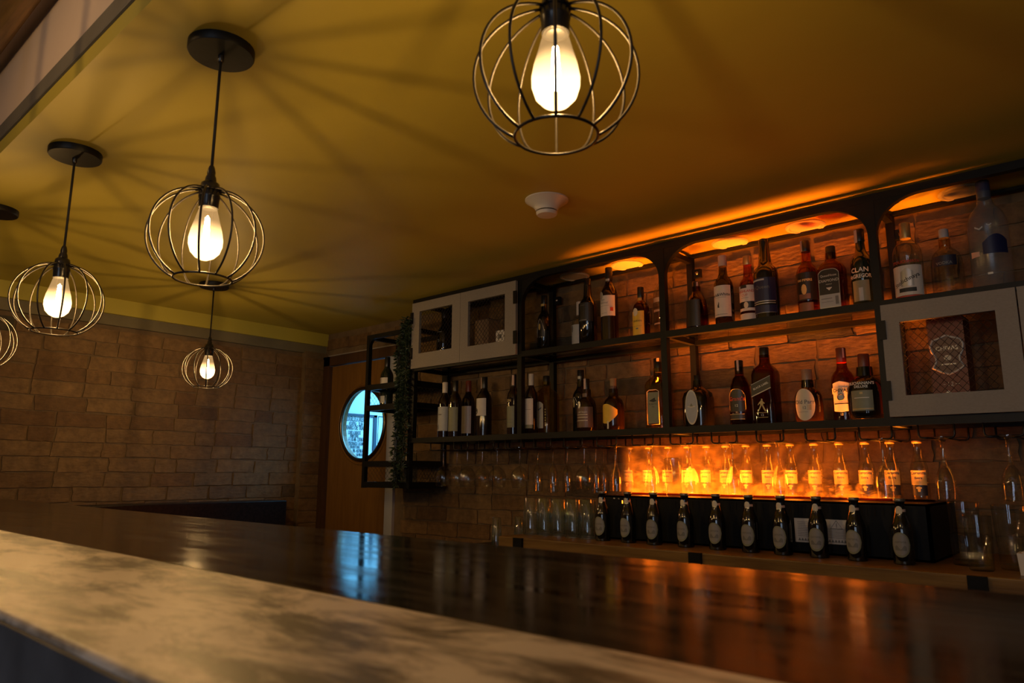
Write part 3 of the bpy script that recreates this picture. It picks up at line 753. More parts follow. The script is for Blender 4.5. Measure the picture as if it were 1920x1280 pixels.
# ---- pendant lamps
def lamp_shape(drop):
    t = thing('pendant_lamp', '', 'lamp', (0, 0, 0), 0, 'caged pendant lamps')
    zc = -drop
    MB().lathe([(0.0, 0.0), (0.0725, 0.0), (0.0725, -0.016), (0.070, -0.020), (0.0, -0.021)], 40, False, False).build('canopy', 'metal_black', t)
    MB().lathe([(0.007, -0.020), (0.007, -0.035), (0.0045, -0.038)], 12).build('cord_grip', 'plastic_black', t)
    MB().tube([(0, 0, -0.03), (0, 0, zc+0.150)], 0.0034, 8).build('cord', 'cord_black', t)
    s = MB().lathe([(0.005, zc+0.165), (0.007, zc+0.16), (0.009, zc+0.150), (0.0085, zc+0.143), (0.011, zc+0.138), (0.0125, zc+0.128), (0.019, zc+0.123), (0.0215, zc+0.110), (0.0215, zc+0.098), (0.0225, zc+0.096), (0.0225, zc+0.090), (0.0215, zc+0.088), (0.0205, zc+0.066)], 24).build('socket', 'plastic_black', t)
    # cage: meridian wires from the collar to the bottom ring
    def rad(k):   # 0 top .. 1 bottom
        a = -0.93+k*(0.93+1.12)*1.0
        return a
    zt, zb = 0.102, -0.104
    path = []
    for i in range(25):
        k = i/24
        th = PI*(0.045+k*0.80)
        r = 0.120*math.sin(th)**0.92; z = 0.108*math.cos(th)
        path.append((max(r, 0.020), z))
    z_end = path[-1][1]; r_end = path[-1][0]
    cg = MB().tube([(r_end*math.cos(2*PI*k/36), r_end*math.sin(2*PI*k/36), zc+z_end) for k in range(36)], 0.0024, 6, closed=True).build('cage_ring', 'wire_black', t)
    MB().tube([(0.0225*math.cos(2*PI*k/24), 0.0225*math.sin(2*PI*k/24), zc+path[0][1]) for k in range(24)], 0.002, 6, closed=True).build('cage_collar', 'wire_black', t)
    for w_ in range(12):
        a = 2*PI*(w_+0.3)/12
        MB().tube([(r*math.cos(a), r*math.sin(a), zc+z) for r, z in path], 0.0023, 6).build('cage_wire', 'wire_black', t)
    # bulb: origin at the widest part so that its glow follows its own shape
    bl = MB().lathe([(0.0135, 0.088), (0.0145, 0.072), (0.0195, 0.058), (0.0255, 0.035), (0.032, 0.012), (0.0355, -0.008), (0.0350, -0.022), (0.0300, -0.038), (0.020, -0.049), (0.008, -0.055), (0.0, -0.056)], 28, False, False).build('bulb', 'bulb_glass', t, (0, 0, zc+0.003))
    MB().lathe([(0.0005, 0.046), (0.0045, 0.040), (0.0065, 0.01), (0.0068, -0.012), (0.0045, -0.026), (0.0005, -0.030)], 12).build('filament', 'filament', bl)
    MB().lathe([(0.014, 0.062), (0.0145, 0.078)], 20).build('bulb_cap', 'steel', bl)
    return t
# position, ceiling height and cord drop of each lamp
CU = CE+0.75
spots = [(-0.588, 0.759, CE, 0.390, 'largest caged pendant lamp, hanging nearest the camera at the top'),
         (-1.500, 0.683, CE, 0.455, 'caged pendant lamp with the big dark canopy on the olive ceiling, second nearest'),
         (-2.365, 0.655, CE, 0.465, 'caged pendant lamp hanging near the left edge before the brick wall'),
         (-3.13, 0.63, CE, 0.50, 'caged pendant lamp cut off by the left edge of the picture'),
         (-3.57, 1.69, CE, 0.445, 'smallest caged pendant lamp, hanging farthest back before the brick wall'),
         (-1.95, -0.15, CU, 0.66, 'added unseen caged pendant lamp to brighten the fascia, left of the camera'),  # added out of view, as warm light for the fascia and pipe
         (0.55, -0.45, CU, 0.66, 'added unseen caged pendant lamp to brighten the fascia, right of the camera')]  # second added lamp out of view, more warm light on the fascia
for k, (x, y, zc_, dp, lb_) in enumerate(spots):
    o = lamp_shape(dp)
    o.location = (x, y, zc_); o['label'] = lb_; o.rotation_euler = (0, 0, 0.5+0.37*k)

# ------------------------------------------------------------------ fire box with mist flames
FX0, FX1, FY0, FY1, FZ0, FZ1 = -1.70, -0.515, 2.45, 2.815, ZL+0.001, H-0.090
fb = thing('mist_fire_box', 'long black mist fire box with slotted front on the back counter', 'fireplace', (0, 0, 0))
SY0, SY1, SX_0, SX_1 = 2.645, 2.725, -1.72+0.03, -0.55
mb = MB()
mb.box(FX0, FX1, FY0, FY0+0.01, FZ0, FZ1).box(FX0, FX1, FY1-0.01, FY1, FZ0, FZ1).box(FX0, FX0+0.01, FY0, FY1, FZ0, FZ1).box(FX1-0.01, FX1, FY0, FY1, FZ0, FZ1)
mb.box(FX0, FX1, FY0, SY0, FZ1-0.006, FZ1).box(FX0, FX1, SY1, FY1, FZ1-0.006, FZ1).box(SX_1, FX1, SY0, SY1, FZ1-0.006, FZ1).box(FX0, FX1, FY0, FY1, FZ0, FZ0+0.006)
mb.build('casing', 'firebox', fb)
B(FX0+0.005, FX1-0.005, SY0-0.02, SY1+0.02, FZ1-0.05, FZ1-0.045).build('slot_floor', 'firebox', fb)
B(SX_0, SX_1, 2.658, 2.714, FZ1-0.012, FZ1-0.008).build('glow_strip', 'fire_glow', fb, label='glowing orange light strip in the slot')
B(FX0+0.01, FX1-0.02, SY0-0.012, SY0-0.008, FZ1, FZ1+0.008).build('slot_lip', 'glass_rum', fb, label='low smoked glass lip along the slot')
for k in range(46):
    x = FX0+0.06+k*0.0238
    if 3 <= (k % 9): B(x-0.0018, x+0.0018, FY0-0.0015, FY0, FZ1-0.040, FZ1-0.012).build('vent_slit', 'slit', fb)
    if 3 <= ((k+4) % 9): B(x-0.0018, x+0.0018, FY0-0.0015, FY0, FZ0+0.012, FZ0+0.036).build('vent_slit', 'slit', fb)
for x in (-1.62, -1.60, -1.205, -1.185): MB().tube([(x, FY0-0.003, FZ1-0.012), (x, FY0, FZ1-0.012)], 0.004, 10).build('screw', 'steel', fb)
pl = B(-0.915, -0.745, FY0-0.003, FY0-0.0005, H-0.222, H-0.146).build('warning_label', 'paper_white', fb, label='white instruction label with a warning triangle')
mb = MB()
for k in range(9): mb.box(-0.905, -0.845, FY0-0.0035, FY0-0.003, H-0.158-0.0055*k, H-0.1568-0.0055*k)
for k in range(7): mb.box(-0.825, -0.755, FY0-0.0035, FY0-0.003, H-0.176-0.0045*k, H-0.1748-0.0045*k)
for k in range(16):
    x = -0.905+k*0.0095
    mb.prism([(x, H-0.2165), (x+0.009, H-0.2165), (x+0.0045, H-0.2075)], 'y', FY0-0.0036, FY0-0.003)
mb.build('print', 'ink_grey', pl)
mb = MB()
tri = [(-0.800, H-0.174), (-0.764, H-0.174), (-0.782, H-0.149)]
mb.tube([(x, FY0-0.0036, z) for x, z in tri], 0.0009, 5, closed=True)
mb.box(-0.7828, -0.7812, FY0-0.0036, FY0-0.003, H-0.168, H-0.157).box(-0.7828, -0.7812, FY0-0.0036, FY0-0.003, H-0.1715, H-0.1698)
mb.build('warning_triangle', 'ink', pl)
MB().box(-1.585, -1.582, FY0-0.003, FY0-0.0, FZ1-0.03, FZ1-0.018).build('pilot_light', 'fire_glow', fb, label='tiny orange pilot light')
fm = B(-0.56, 0.56, -0.034, 0.046, 0.0, 0.200).build('flame_mist', 'flame_mist', loc=(-1.17, 2.676, FZ1+0.0005))
fm['kind'] = 'stuff'; tag(fm, 'glowing orange flames of lit mist rising from the fire box', 'flames')

# ------------------------------------------------------------------ bottles
KINDS = {   # (radius fraction, height fraction[, section exponent]), neck top, (cap from, cap to, cap radius fraction)
 'wine': ([(.90, 0), (1, .012), (1, .60), (.97, .64), (.85, .69), (.62, .74), (.46, .78), (.40, .82), (.38, .90), (.38, .985)], (.80, 1.0, .41)),
 'whisky': ([(.92, 0), (1, .012), (1, .56), (.95, .61), (.78, .66), (.55, .70), (.45, .75), (.41, .84), (.41, .9)], (.85, 1.0, .44)),
 'longneck': ([(.92, 0), (1, .012), (1, .56), (.96, .60), (.82, .64), (.60, .67), (.52, .71), (.44, .84), (.40, .93), (.42, .95), (.42, .985)], (.95, 1.0, .44)),
 'bell': ([(.95, 0), (1, .02), (.98, .2), (.92, .45), (.82, .62), (.62, .72), (.42, .76), (.38, .82), (.38, .9)], (.80, 1.0, .34)),
 'round': ([(.90, 0), (1, .02), (1.0, .48), (.96, .57), (.84, .65), (.62, .70), (.42, .73), (.34, .77), (.33, .86)], (.82, 1.0, .36)),
 'squat': ([(.80, 0), (.92, .02), (.99, .10), (1.0, .36), (.95, .50), (.82, .58), (.60, .63), (.46, .66), (.44, .73), (.42, .80)], (.75, 1.0, .44)),
 'square': ([(.88, 0, 5), (.95, .012, 5), (.95, .64, 5), (.90, .69, 4), (.74, .735, 3), (.52, .77, 2.2), (.42, .80, 2), (.40, .9, 2)], (.83, 1.0, .42)),
 'flask': ([(.80, 0, 3.5), (.90, .02, 3.5), (.94, .15, 3.5), (.94, .55, 3.5), (.86, .66, 3), (.62, .72, 2.4), (.38, .76, 2), (.32, .80, 2), (.30, .9, 2)], (.80, 1.0, .33)),
 'vodka': ([(.94, 0), (1, .01), (1, .55), (.96, .63), (.82, .70), (.58, .75), (.42, .78), (.36, .84), (.36, .9)], (.80, 1.0, .38)),
 'beer': ([(.90, 0), (1, .015), (1, .50), (.94, .57), (.72, .67), (.52, .77), (.45, .87), (.45, .93), (.49, .94), (.49, .965)], (.955, 1.0, .54)),
}
def bottle(name, label, x, y, zb, h, wd, kind, gmat, cmat, rz=0.0, cap=None, group=None, cat='bottle'):
    t = thing(name, label, cat, (x, y, zb), rz, group)
    rings, cp = KINDS[kind]; R = wd/2
    MB().lathe([(q[0]*R, q[1]*h)+tuple(q[2:]) for q in rings], 28).build('glass_body', gmat, t)
    a, b, rr = cap or cp
    MB().lathe([(rr*R, a*h), (rr*R*1.03, a*h+0.002), (rr*R*1.03, b*h-0.002), (rr*R*0.94, b*h)], 20).build('cap', cmat, t)
    return t, R, h
def rect(t, R, h, mat, z0, z1, ha, flat=False, label=None, name='label', off=0.0006):
    return decal(t, name, mat, -ha*R, ha*R, z1*h, z0*h, R, flat, off, label=label)
def strip(t, R, h, mat, z0, z1, frac, wu=0.006, u=0.0):
    """paper tax strip over the cap"""
    Rr = R*frac*1.05
    return decal(t, 'paper_strip', mat, u-wu, u+wu, z1*h, z0*h, Rr, False, 0.0006, 6)
ZU, ZLo = H+0.560+0.0130, H+0.166+0.0130
GU = 'bottles on the upper shelf'; GL = 'bottles on the lower shelf'

# ---- upper shelf
t, R, h = bottle('liqueur_bottle', 'black bottle with thin pale shield outline, first on the upper glass shelf beside the cabinet', -2.223+.02, 2.735, ZU, .300, .070, 'whisky', 'dark_glass', 'cap_black', group=GU)
d = decal(t, 'label', 'lab_black', -.024, .024, lambda u: .175-.055*(abs(u)/.024)**1.6*1.2, .085, R, off=.0005)
mb = MB(); pts = [map_front(u, (.175-.066*(abs(u)/.024)**1.6), R, False, .001) for u in [-.024+.003*k for k in range(17)]]+[map_front(.024, .085, R, False, .001), map_front(0, .083, R, False, .001), map_front(-.024, .085, R, False, .001)]
mb.tube(pts, .0009, 5, closed=True).build('label_border', 'lab_silver', d)
decal(d, 'emblem', 'lab_gold', -.010, .004, *oval(.135, .007, .016, -.003), R, off=.0012)
decal(t, 'neck_band', 'lab_gold', -.012, .012, .255, .243, R*.5)

t, R, h = bottle('spirit_bottle', 'small clear bottle with white cap and grey label half hidden on the upper shelf', -2.015, 2.775, ZU, .245, .078, 'round', 'glass_clear', 'cap_white', group=GU, cap=(.72, 1.0, .40))
d = rect(t, R, h, 'lab_grey', .04, .52, 1.1); decal(d, 'emblem', 'ink_grey', -.027, -.012, *oval(.44*h, .0075, .017, -.0195), R, off=.0012)

t, R, h = bottle('liqueur_bottle', 'all black round shouldered bottle beside the white labelled wine on the upper shelf', -1.905, 2.69, ZU, .325, .086, 'whisky', 'dark_glass', 'cap_black', group=GU, cap=(.80, 1.0, .36))
d = rect(t, R, h, 'lab_black', .35, .62, 1.15); decal(d, 'print', 'ink_grey', -.024, .020, .375*h, .362*h, R, off=.0012); decal(d, 'print', 'ink_grey', -.016, .012, .585*h, .580*h, R, off=.0012)

t, R, h = bottle('wine_bottle', 'tall dark wine bottle with white label and round silver seal on the upper shelf', -1.778, 2.68, ZU, .352, .080, 'wine', 'wine_glassy', 'cap_black', group=GU)
d = rect(t, R, h, 'lab_white', .34, .61, 1.25); text_on(d, 'Don', .016, .555*h, R, 'ink_grey', u=-.012); text_on(d, 'Melchor', .014, .515*h, R, 'ink_grey', u=-.006)
decal(d, 'print', 'ink_grey', -.03, .022, .475*h, .472*h, R, off=.0012); decal(d, 'print', 'ink_grey', -.02, .012, .38*h, .377*h, R, off=.0012); decal(d, 'print', 'ink_red', .026, .040, .45*h, .40*h, R, off=.0012)
decal(t, 'silver_seal', 'lab_silver', -.034, -.006, *oval(.615*h, .014, .018, -.020), R, off=.002)
decal(t, 'neck_band', 'lab_silver', -.010, .012, .845*h, .815*h, R*.42)

t, R, h = bottle('whisky_bottle', 'short amber bottle with yellow label and black cap on the upper shelf', -1.622, 2.695, ZU, .236, .076, 'round', 'glass_rum', 'cap_black', group=GU, cap=(.80, 1.0, .37))
d = rect(t, R, h, 'lab_yellow', .05, .52, .85); text_on(d, 'SEARAN', .012, .33*h, R, 'ink', u=0.0); decal(d, 'print', 'ink_grey', -.02, .02, .235*h, .231*h, R, off=.0012); decal(d, 'print', 'ink_grey', -.006, .006, .20*h, .175*h, R, off=.0012)
decal(t, 'medallion', 'lab_cream', -.020, .006, *oval(.50*h, .013, .018, -.007), R, off=.002)
decal(t, 'neck_band', 'lab_orange', -.008, .012, .79*h, .70*h, R*.40)

t, R, h = bottle('vodka_bottle', 'clear bottle with silver etched bands partly behind the black post on the upper shelf', -1.553, 2.775, ZU, .335, .092, 'vodka', 'glass_clear', 'cap_grey', group=GU)
for z0, z1 in ((.50, .56), (.37, .40), (.20, .22)): decal(t, 'etched_band', 'lab_silver', -.035, .030, z1*h, z0*h, R)

t, R, h = bottle('liqueur_bottle', 'short dark bell shaped bottle with reddish shoulders, first in the middle upper bay', -1.374, 2.735, ZU, .226, .095, 'bell', 'glass_rum', 'cap_black', group=GU)
rect(t, R, h, 'lab_black', .12, .62, .7, name='label'); strip(t, R, h, 'strip_pink', .82, .98, .34, .004, .012)

t, R, h = bottle('whisky_bottle', 'dark green whisky bottle with pink cap and white label with a small black dog', -1.226, 2.68, ZU, .298, .076, 'whisky', 'glass_olive', 'strip_pink', group=GU)
d = rect(t, R, h, 'lab_white', .13, .56, 1.15, label='white label'); text_on(d, 'Black&White', .0165, .43*h, R, 'ink', u=-.004, bold=.0003); decal(d, 'print', 'ink_grey', -.026, .024, .395*h, .391*h, R, off=.0012); decal(d, 'print', 'ink_grey', -.030, .026, .165*h, .158*h, R, off=.0012)
dog = [(-.012, .255), (-.004, .255), (-.004, .262), (-.0055, .275), (-.005, .295), (-.0045, .325), (-.0075, .33), (-.008, .31), (-.0125, .285)]
mb = MB(); mb.add([map_front(u, v*h, R, False, .0013) for u, v in dog], [tuple(range(len(dog)))]); mb_raw(mb, 'dog_mark', 'ink', d)
decal(d, 'print', 'lab_cream', -.010, .008, *oval(.515*h, .009, .010, -.001), R, off=.0011)

t, R, h = bottle('whisky_bottle', 'amber whisky bottle with gold cap and white banded label beside the big blue bottle', -1.141, 2.725, ZU, .290, .072, 'longneck', 'glass_amber', 'cap_gold', group=GU, cap=(.87, 1.0, .46))
d = rect(t, R, h, 'lab_white', .33, .56, 1.15); text_on(d, 'HIGHLAND', .0135, .475*h, R, 'ink_red', bold=.0003); text_on(d, 'CUP', .0135, .42*h, R, 'ink_red', u=-.004); decal(d, 'print', 'lab_black', -.022, .006, .565*h, .52*h, R, off=.0012); decal(d, 'print', 'ink_grey', -.02, .012, .385*h, .380*h, R, off=.0012)
rect(t, R, h, 'lab_black', .245, .325, 1.15, name='label_band'); rect(t, R, h, 'lab_white', .20, .24, 1.15, name='label_band'); rect(t, R, h, 'lab_white', .06, .165, 1.15, name='label_band')
decal(t, 'emblem', 'lab_cream', -.008, .010, *oval(.28*h, .009, .013, .001), R, off=.0013)

t, R, h = bottle('whisky_bottle', 'big dark bottle with dark blue label and tall tapering neck on the upper shelf', -1.047, 2.67, ZU, .327, .092, 'longneck', 'dark_glass', 'cap_black', group=GU, cap=(.95, 1.0, .37))
d = rect(t, R, h, 'lab_blue', .22, .50, 1.2, label='dark blue label'); text_on(d, 'Queen', .020, .385*h, R, 'ink_grey', u=0.0); rect(t, R, h, 'lab_blue', .08, .17, 1.2, name='label_band')
for z in (.185, .21): decal(t, 'label_line', 'lab_silver', -.05, .05, (z+.012)*h, z*h, R, off=.0008)
decal(t, 'label_line', 'lab_grey', -.048, .01, .485*h, .465*h, R, off=.0014); decal(t, 'label_line', 'lab_silver', -.05, .05, .082*h, .078*h, R, off=.0012)

t, R, h = bottle('whisky_bottle', 'whisky bottle with black label and pale paper strip over its dark cap', -.914, 2.74, ZU, .308, .080, 'whisky', 'glass_amber', 'cap_black', group=GU, cap=(.86, 1.0, .42))
d = rect(t, R, h, 'lab_black', .22, .57, 1.2); text_on(d, '100 PIPERS', .0125, .47*h, R, 'ink_gold', bold=.0004); decal(d, 'emblem', 'ink_gold', -.012, .008, *oval(.355*h, .010, .020, -.002), R, off=.0012); decal(d, 'emblem', 'lab_brown', -.024, .020, .30*h, .235*h, R, off=.0011)
rect(t, R, h, 'lab_brown', .06, .19, .7, name='label_band'); strip(t, R, h, 'strip_pink', .86, 1.0, .42, .006, -.012)

t, R, h = bottle('whisky_bottle', 'square shouldered amber bottle with black and grey arched label and black cap', -.811, 2.70, ZU, .255, .094, 'square', 'glass_amber', 'cap_black', group=GU, cap=(.80, 1.0, .36))
Rf = R*.95
d = decal(t, 'label', 'lab_silver', -.0365, .0365, lambda u: (.63-.06*(abs(u)/.0365)**4)*h, .06*h, Rf, True, .0010, label='black label with pale border')
decal(d, 'label_field', 'lab_black', -.035, .035, lambda u: (.62-.06*(abs(u)/.035)**4)*h, .255*h, Rf, True, .0016); decal(d, 'label_field', 'lab_grey', -.035, .035, .25*h, .07*h, Rf, True, .0016); decal(d, 'print', 'ink_grey', .019, .030, .22*h, .10*h, Rf, True, .002)
text_on(d, 'QueenHouse', .0125, .53*h, Rf, 'ink_white', flat=True, off=.002, sx=.85); text_on(d, 'DIAMOND', .0145, .455*h, Rf, 'ink_white', flat=True, off=.002); text_on(d, 'PREMIUM', .005, .40*h, Rf, 'ink_white', flat=True, off=.002)
decal(d, 'diamond_mark', 'ink_white', -.010, .010, .355*h, lambda u: (.31+4.5*abs(u)*.9)*h if abs(u) < .0105 else .35*h, Rf, True, .002); decal(d, 'print', 'ink_grey', -.03, .008, .20*h, .19*h, Rf, True, .002); decal(d, 'print', 'ink_grey', -.03, .012, .15*h, .145*h, Rf, True, .002)

t, R, h = bottle('whisky_bottle', 'dark green bottle with large pale letters beside the second arched post on the upper shelf', -.713, 2.72, ZU, .303, .076, 'whisky', 'green_glass', 'cap_black', group=GU)
text_on(t, 'CLAN', .024, .475*h, R, 'ink_white', bold=.0005); text_on(t, 'McGREGOR', .020, .40*h, R, 'ink_white', u=-.002, bold=.0005, sx=.8); decal(t, 'label', 'lab_green', -.03, .03, .35*h, .10*h, R); decal(t, 'emblem', 'lab_grey', -.006, .008, .26*h, .10*h, R, off=.0012)
strip(t, R, h, 'strip_pink', .83, .99, .44, .007, -.010)

t, R, h = bottle('vodka_bottle', 'clear vodka bottle with orange copper cap and white script label on the right upper shelf', -.555, 2.68, ZU, .280, .092, 'vodka', 'glass_clear', 'cap_gold', group=GU, cap=(.80, 1.0, .36))
d = rect(t, R, h, 'lab_white', .06, .43, 1.2); text_on(d, 'Stolichnaya', .020, .25*h, R, 'ink', rot=.42, bold=.0003); decal(d, 'emblem', 'lab_silver', -.018, .022, lambda u: (.40-2.5*abs(u-.002))*h, .17*h, R, off=.0009); decal(d, 'print', 'ink', -.026, .028, .15*h, .10*h, R, off=.0012)
text_on(t, 'STOLICHNAYA', .0135, .475*h, R, 'ink_red', bold=.0004); rect(t, R, h, 'lab_red', .035, .055, 1.2, name='label_band'); decal(t, 'label_band', 'cap_red', -.045, .045, .02*h, .005*h, R)

t, R, h = bottle('vodka_bottle', 'squat clear bottle with black neck label and grey cap on the right upper shelf', -.455, 2.765, ZU, .257, .098, 'round', 'glass_clear', 'cap_grey', group=GU, cap=(.88, 1.0, .30))
d = rect(t, R, h, 'lab_navy', .46, .60, .8, name='label'); text_on(d, 'VODKA', .014, .495*h, R, 'ink_grey', bold=.0004); MB().lathe([(.33*R, .74*h), (.36*R, .76*h), (.36*R, .86*h), (.33*R, .88*h)], 20, False, False).build('neck_ring', 'glass_gold', t)

t, R, h = bottle('vodka_bottle', 'tall frosted vodka bottle with blue band picture, last on the right upper shelf', -.317, 2.68, ZU, .368, .113, 'vodka', 'glass_frost', 'cap_navy', group=GU, cap=(.84, 1.0, .34))
d = decal(t, 'label_band', 'lab_blue', -.012, .060, lambda u: (.40+.07*math.sin((u+.012)*40))*h, .30*h, R, label='blue band picture'); decal(t, 'label_band', 'strip_pink', -.055, -.022, lambda u: (.345-.5*(u+.055)*0.9)*h, .29*h, R)
decal(t, 'bird_mark', 'lab_grey', -.030, -.006, lambda u: (.535+1.8*abs(u+.016))*h, lambda u: (.52+1.8*abs(u+.016))*h, R); decal(t, 'bird_mark', 'lab_grey', .004, .018, lambda u: (.555+1.8*abs(u-.011))*h, lambda u: (.545+1.8*abs(u-.011))*h, R)
decal(t, 'label_line', 'ink_white', -.006, .008, .135*h, .118*h, R); decal(t, 'label_line', 'ink_grey', -.035, .040, .128*h, .124*h, R)

# ---- lower shelf
t, R, h = bottle('wine_bottle', 'dark wine bottle with white capsule and pale grey label, leftmost on the lower shelf', -2.845, 2.67, ZLo, .300, .072, 'wine', 'wine_glassy', 'cap_white', group=GL)
d = rect(t, R, h, 'lab_grey', .12, .55, 1.3); decal(d, 'print', 'ink_grey', -.016, -.006, lambda u: (.20+4*(u+.016))*h, .15*h, R, off=.0012); decal(d, 'print', 'ink_grey', -.01, .012, .42*h, .40*h, R, off=.0012)
t, R, h = bottle('wine_bottle', 'dark wine bottle with gold letters, front one of the touching pair on the lower shelf', -2.738, 2.645, ZLo, .298, .070, 'wine', 'wine_glassy', 'cap_black', group=GL)
d = rect(t, R, h, 'lab_green', .10, .52, 1.2); text_on(d, 'LO', .018, .55*h, R, 'ink_gold', u=-.014, bold=.0004); text_on(d, 'ca', .016, .48*h, R, 'ink_gold', u=-.014); decal(d, 'print', 'ink_grey', -.03, .0, .3*h, .295*h, R, off=.0012); decal(d, 'print', 'ink_grey', -.03, .0, .18*h, .172*h, R, off=.0012)
t, R, h = bottle('wine_bottle', 'dark wine bottle with beige label, rear one of the touching pair on the lower shelf', -2.770, 2.775, ZLo, .312, .074, 'wine', 'wine_glassy', 'cap_red', group=GL)
d = rect(t, R, h, 'lab_white', .08, .55, 1.2); text_on(d, 'S', .030, .40*h, R, 'lab_cream')
t, R, h = bottle('wine_bottle', 'dark wine bottle with short white label and round black mark on the lower shelf', -2.560, 2.68, ZLo, .306, .080, 'wine', 'wine_glassy', 'cap_black', group=GL)
d = rect(t, R, h, 'lab_white', .34, .63, 1.0, label='white label with a round black mark'); mb = MB().tube([map_front(-.020+.010*math.cos(a*PI/8), .415*h+.013*math.sin(a*PI/8), R, False, .0012) for a in range(16)], .0018, 5, closed=True); mb.build('mark', 'ink', d); text_on(d, 'BJ', .011, .425*h, R, 'ink', u=-.020, bold=.0006)
decal(d, 'print', 'ink_grey', -.030, -.026, .60*h, .55*h, R, off=.0012); strip(t, R, h, 'strip_pink', .80, .99, .41, .005, -.008)
t, R, h = bottle('wine_bottle', 'slim dark bottle with yellow letters beside the black post on the lower shelf', -2.352, 2.675, ZLo, .300, .068, 'wine', 'wine_glassy', 'cap_black', group=GL)
d = rect(t, R, h, 'lab_green', .12, .47, .8); text_on(d, 'ON', .018, .56*h, R, 'ink_gold', u=-.004, bold=.0005); text_on(d, '2', .018, .485*h, R, 'ink_gold', u=-.010, bold=.0005)
for z in (.14, .20, .25): decal(d, 'print', 'ink_grey', -.022, .020, (z+.008)*h, z*h, R, off=.0012)
strip(t, R, h, 'strip_pink', .82, .99, .41, .006, .006)
t, R, h = bottle('wine_bottle', 'dark wine bottle with white capsule and grey label in front of a pale gold bottle', -2.222, 2.655, ZLo, .290, .064, 'wine', 'wine_glassy', 'cap_white', group=GL)
d = rect(t, R, h, 'lab_white', .15, .58, .95); decal(d, 'print', 'ink_grey', -.02, .02, .40*h, .395*h, R, off=.0012); decal(d, 'label_foot', 'lab_green', -.028, .028, .15*h, .09*h, R)
t, R, h = bottle('tequila_bottle', 'pale gold glass bottle with dark cap behind the white capped wine on the lower shelf', -2.200, 2.745, ZLo, .288, .108, 'square', 'glass_gold', 'cap_black', group=GL, cap=(.84, 1.0, .30))
d = decal(t, 'label', 'lab_cream', -.035, .020, lambda u: (.55-.05*(abs(u+.0075)/.0275)**2)*h, .10*h, R*.95, True, .001); decal(d, 'print', 'ink_grey', -.026, .010, lambda u: (.42+2*abs(u+.008))*h, lambda u: (.395+2*abs(u+.008))*h, R*.95, True, .0016)
for k in range(6): decal(t, 'embossing', 'lab_gold', .030, .036, (.42-.045*k)*h, (.40-.045*k)*h, R*.95, True, .001)
t, R, h = bottle('liqueur_bottle', 'black bottle with pointed gold emblem behind the brown banded bottle on the lower shelf', -2.013, 2.775, ZLo, .303, .080, 'whisky', 'dark_glass', 'cap_black', group=GL, cap=(.80, 1.0, .40))
mb = MB().tube([map_front(-.028, .49*h, R, False, .001), map_front(-.018, .55*h, R, False, .001), map_front(-.012, .565*h, R, False, .001), map_front(-.004, .54*h, R, False, .001), map_front(.006, .48*h, R, False, .001)], .0010, 5); mb.build('label_border', 'lab_cream', t)
decal(t, 'emblem', 'ink_gold', -.022, -.008, *oval(.47*h, .007, .020, -.015), R); decal(t, 'neck_band', 'lab_cream', -.006, .008, .90*h, .855*h, R*.42)
t, R, h = bottle('cream_liqueur_bottle', 'brown cream liqueur bottle with pale bands and pink paper strip on the lower shelf', -1.912, 2.68, ZLo, .243, .090, 'squat', 'brown_glass', 'cap_black', group=GL, cap=(.74, 1.0, .30))
d = rect(t, R, h, 'lab_brown', .08, .46, 1.25, label='brown label with pale bands'); text_on(d, 'CARTAGO', .011, .36*h, R, 'ink_white', u=.002)
for z in (.20, .26, .31): decal(d, 'print', 'lab_cream', -.03, .03, (z+.012)*h, z*h, R, off=.0012)
decal(t, 'silver_seal', 'lab_silver', -.024, -.002, *oval(.50*h, .011, .016, -.013), R*.98, off=.002); decal(t, 'neck_band', 'lab_brown', -.012, .014, .72*h, .63*h, R*.48); strip(t, R, h, 'strip_pink', .74, 1.0, .32, .006, 0)
t, R, h = bottle('rum_bottle', 'round shouldered dark bottle with orange yellow patch label at the edge of the flames', -1.780, 2.70, ZLo, .236, .096, 'squat', 'brown_glass', 'cap_wood', group=GL, cap=(.80, 1.0, .30))
decal(t, 'label', 'lab_yellow', -.042, .044, lambda u: (.50-.02*math.sin(u*60)-.10*(u/.044)**2 if u > 0 else .505-.04*(abs(u)/.042)**4)*h, lambda u: (.14+3.0*max(0, u)+.03*(abs(u)/.042)**4)*h, R, label='yellow and orange patch label')
decal(t, 'pendant_tag', 'lab_cream', -.004, .004, .18*h, .04*h, R, off=.001)
MB().lathe([(.32*R, .76*h), (.34*R, .78*h), (.34*R, .84*h), (.30*R, .86*h)], 18, False, False).build('neck_label', 'lab_brown', t)

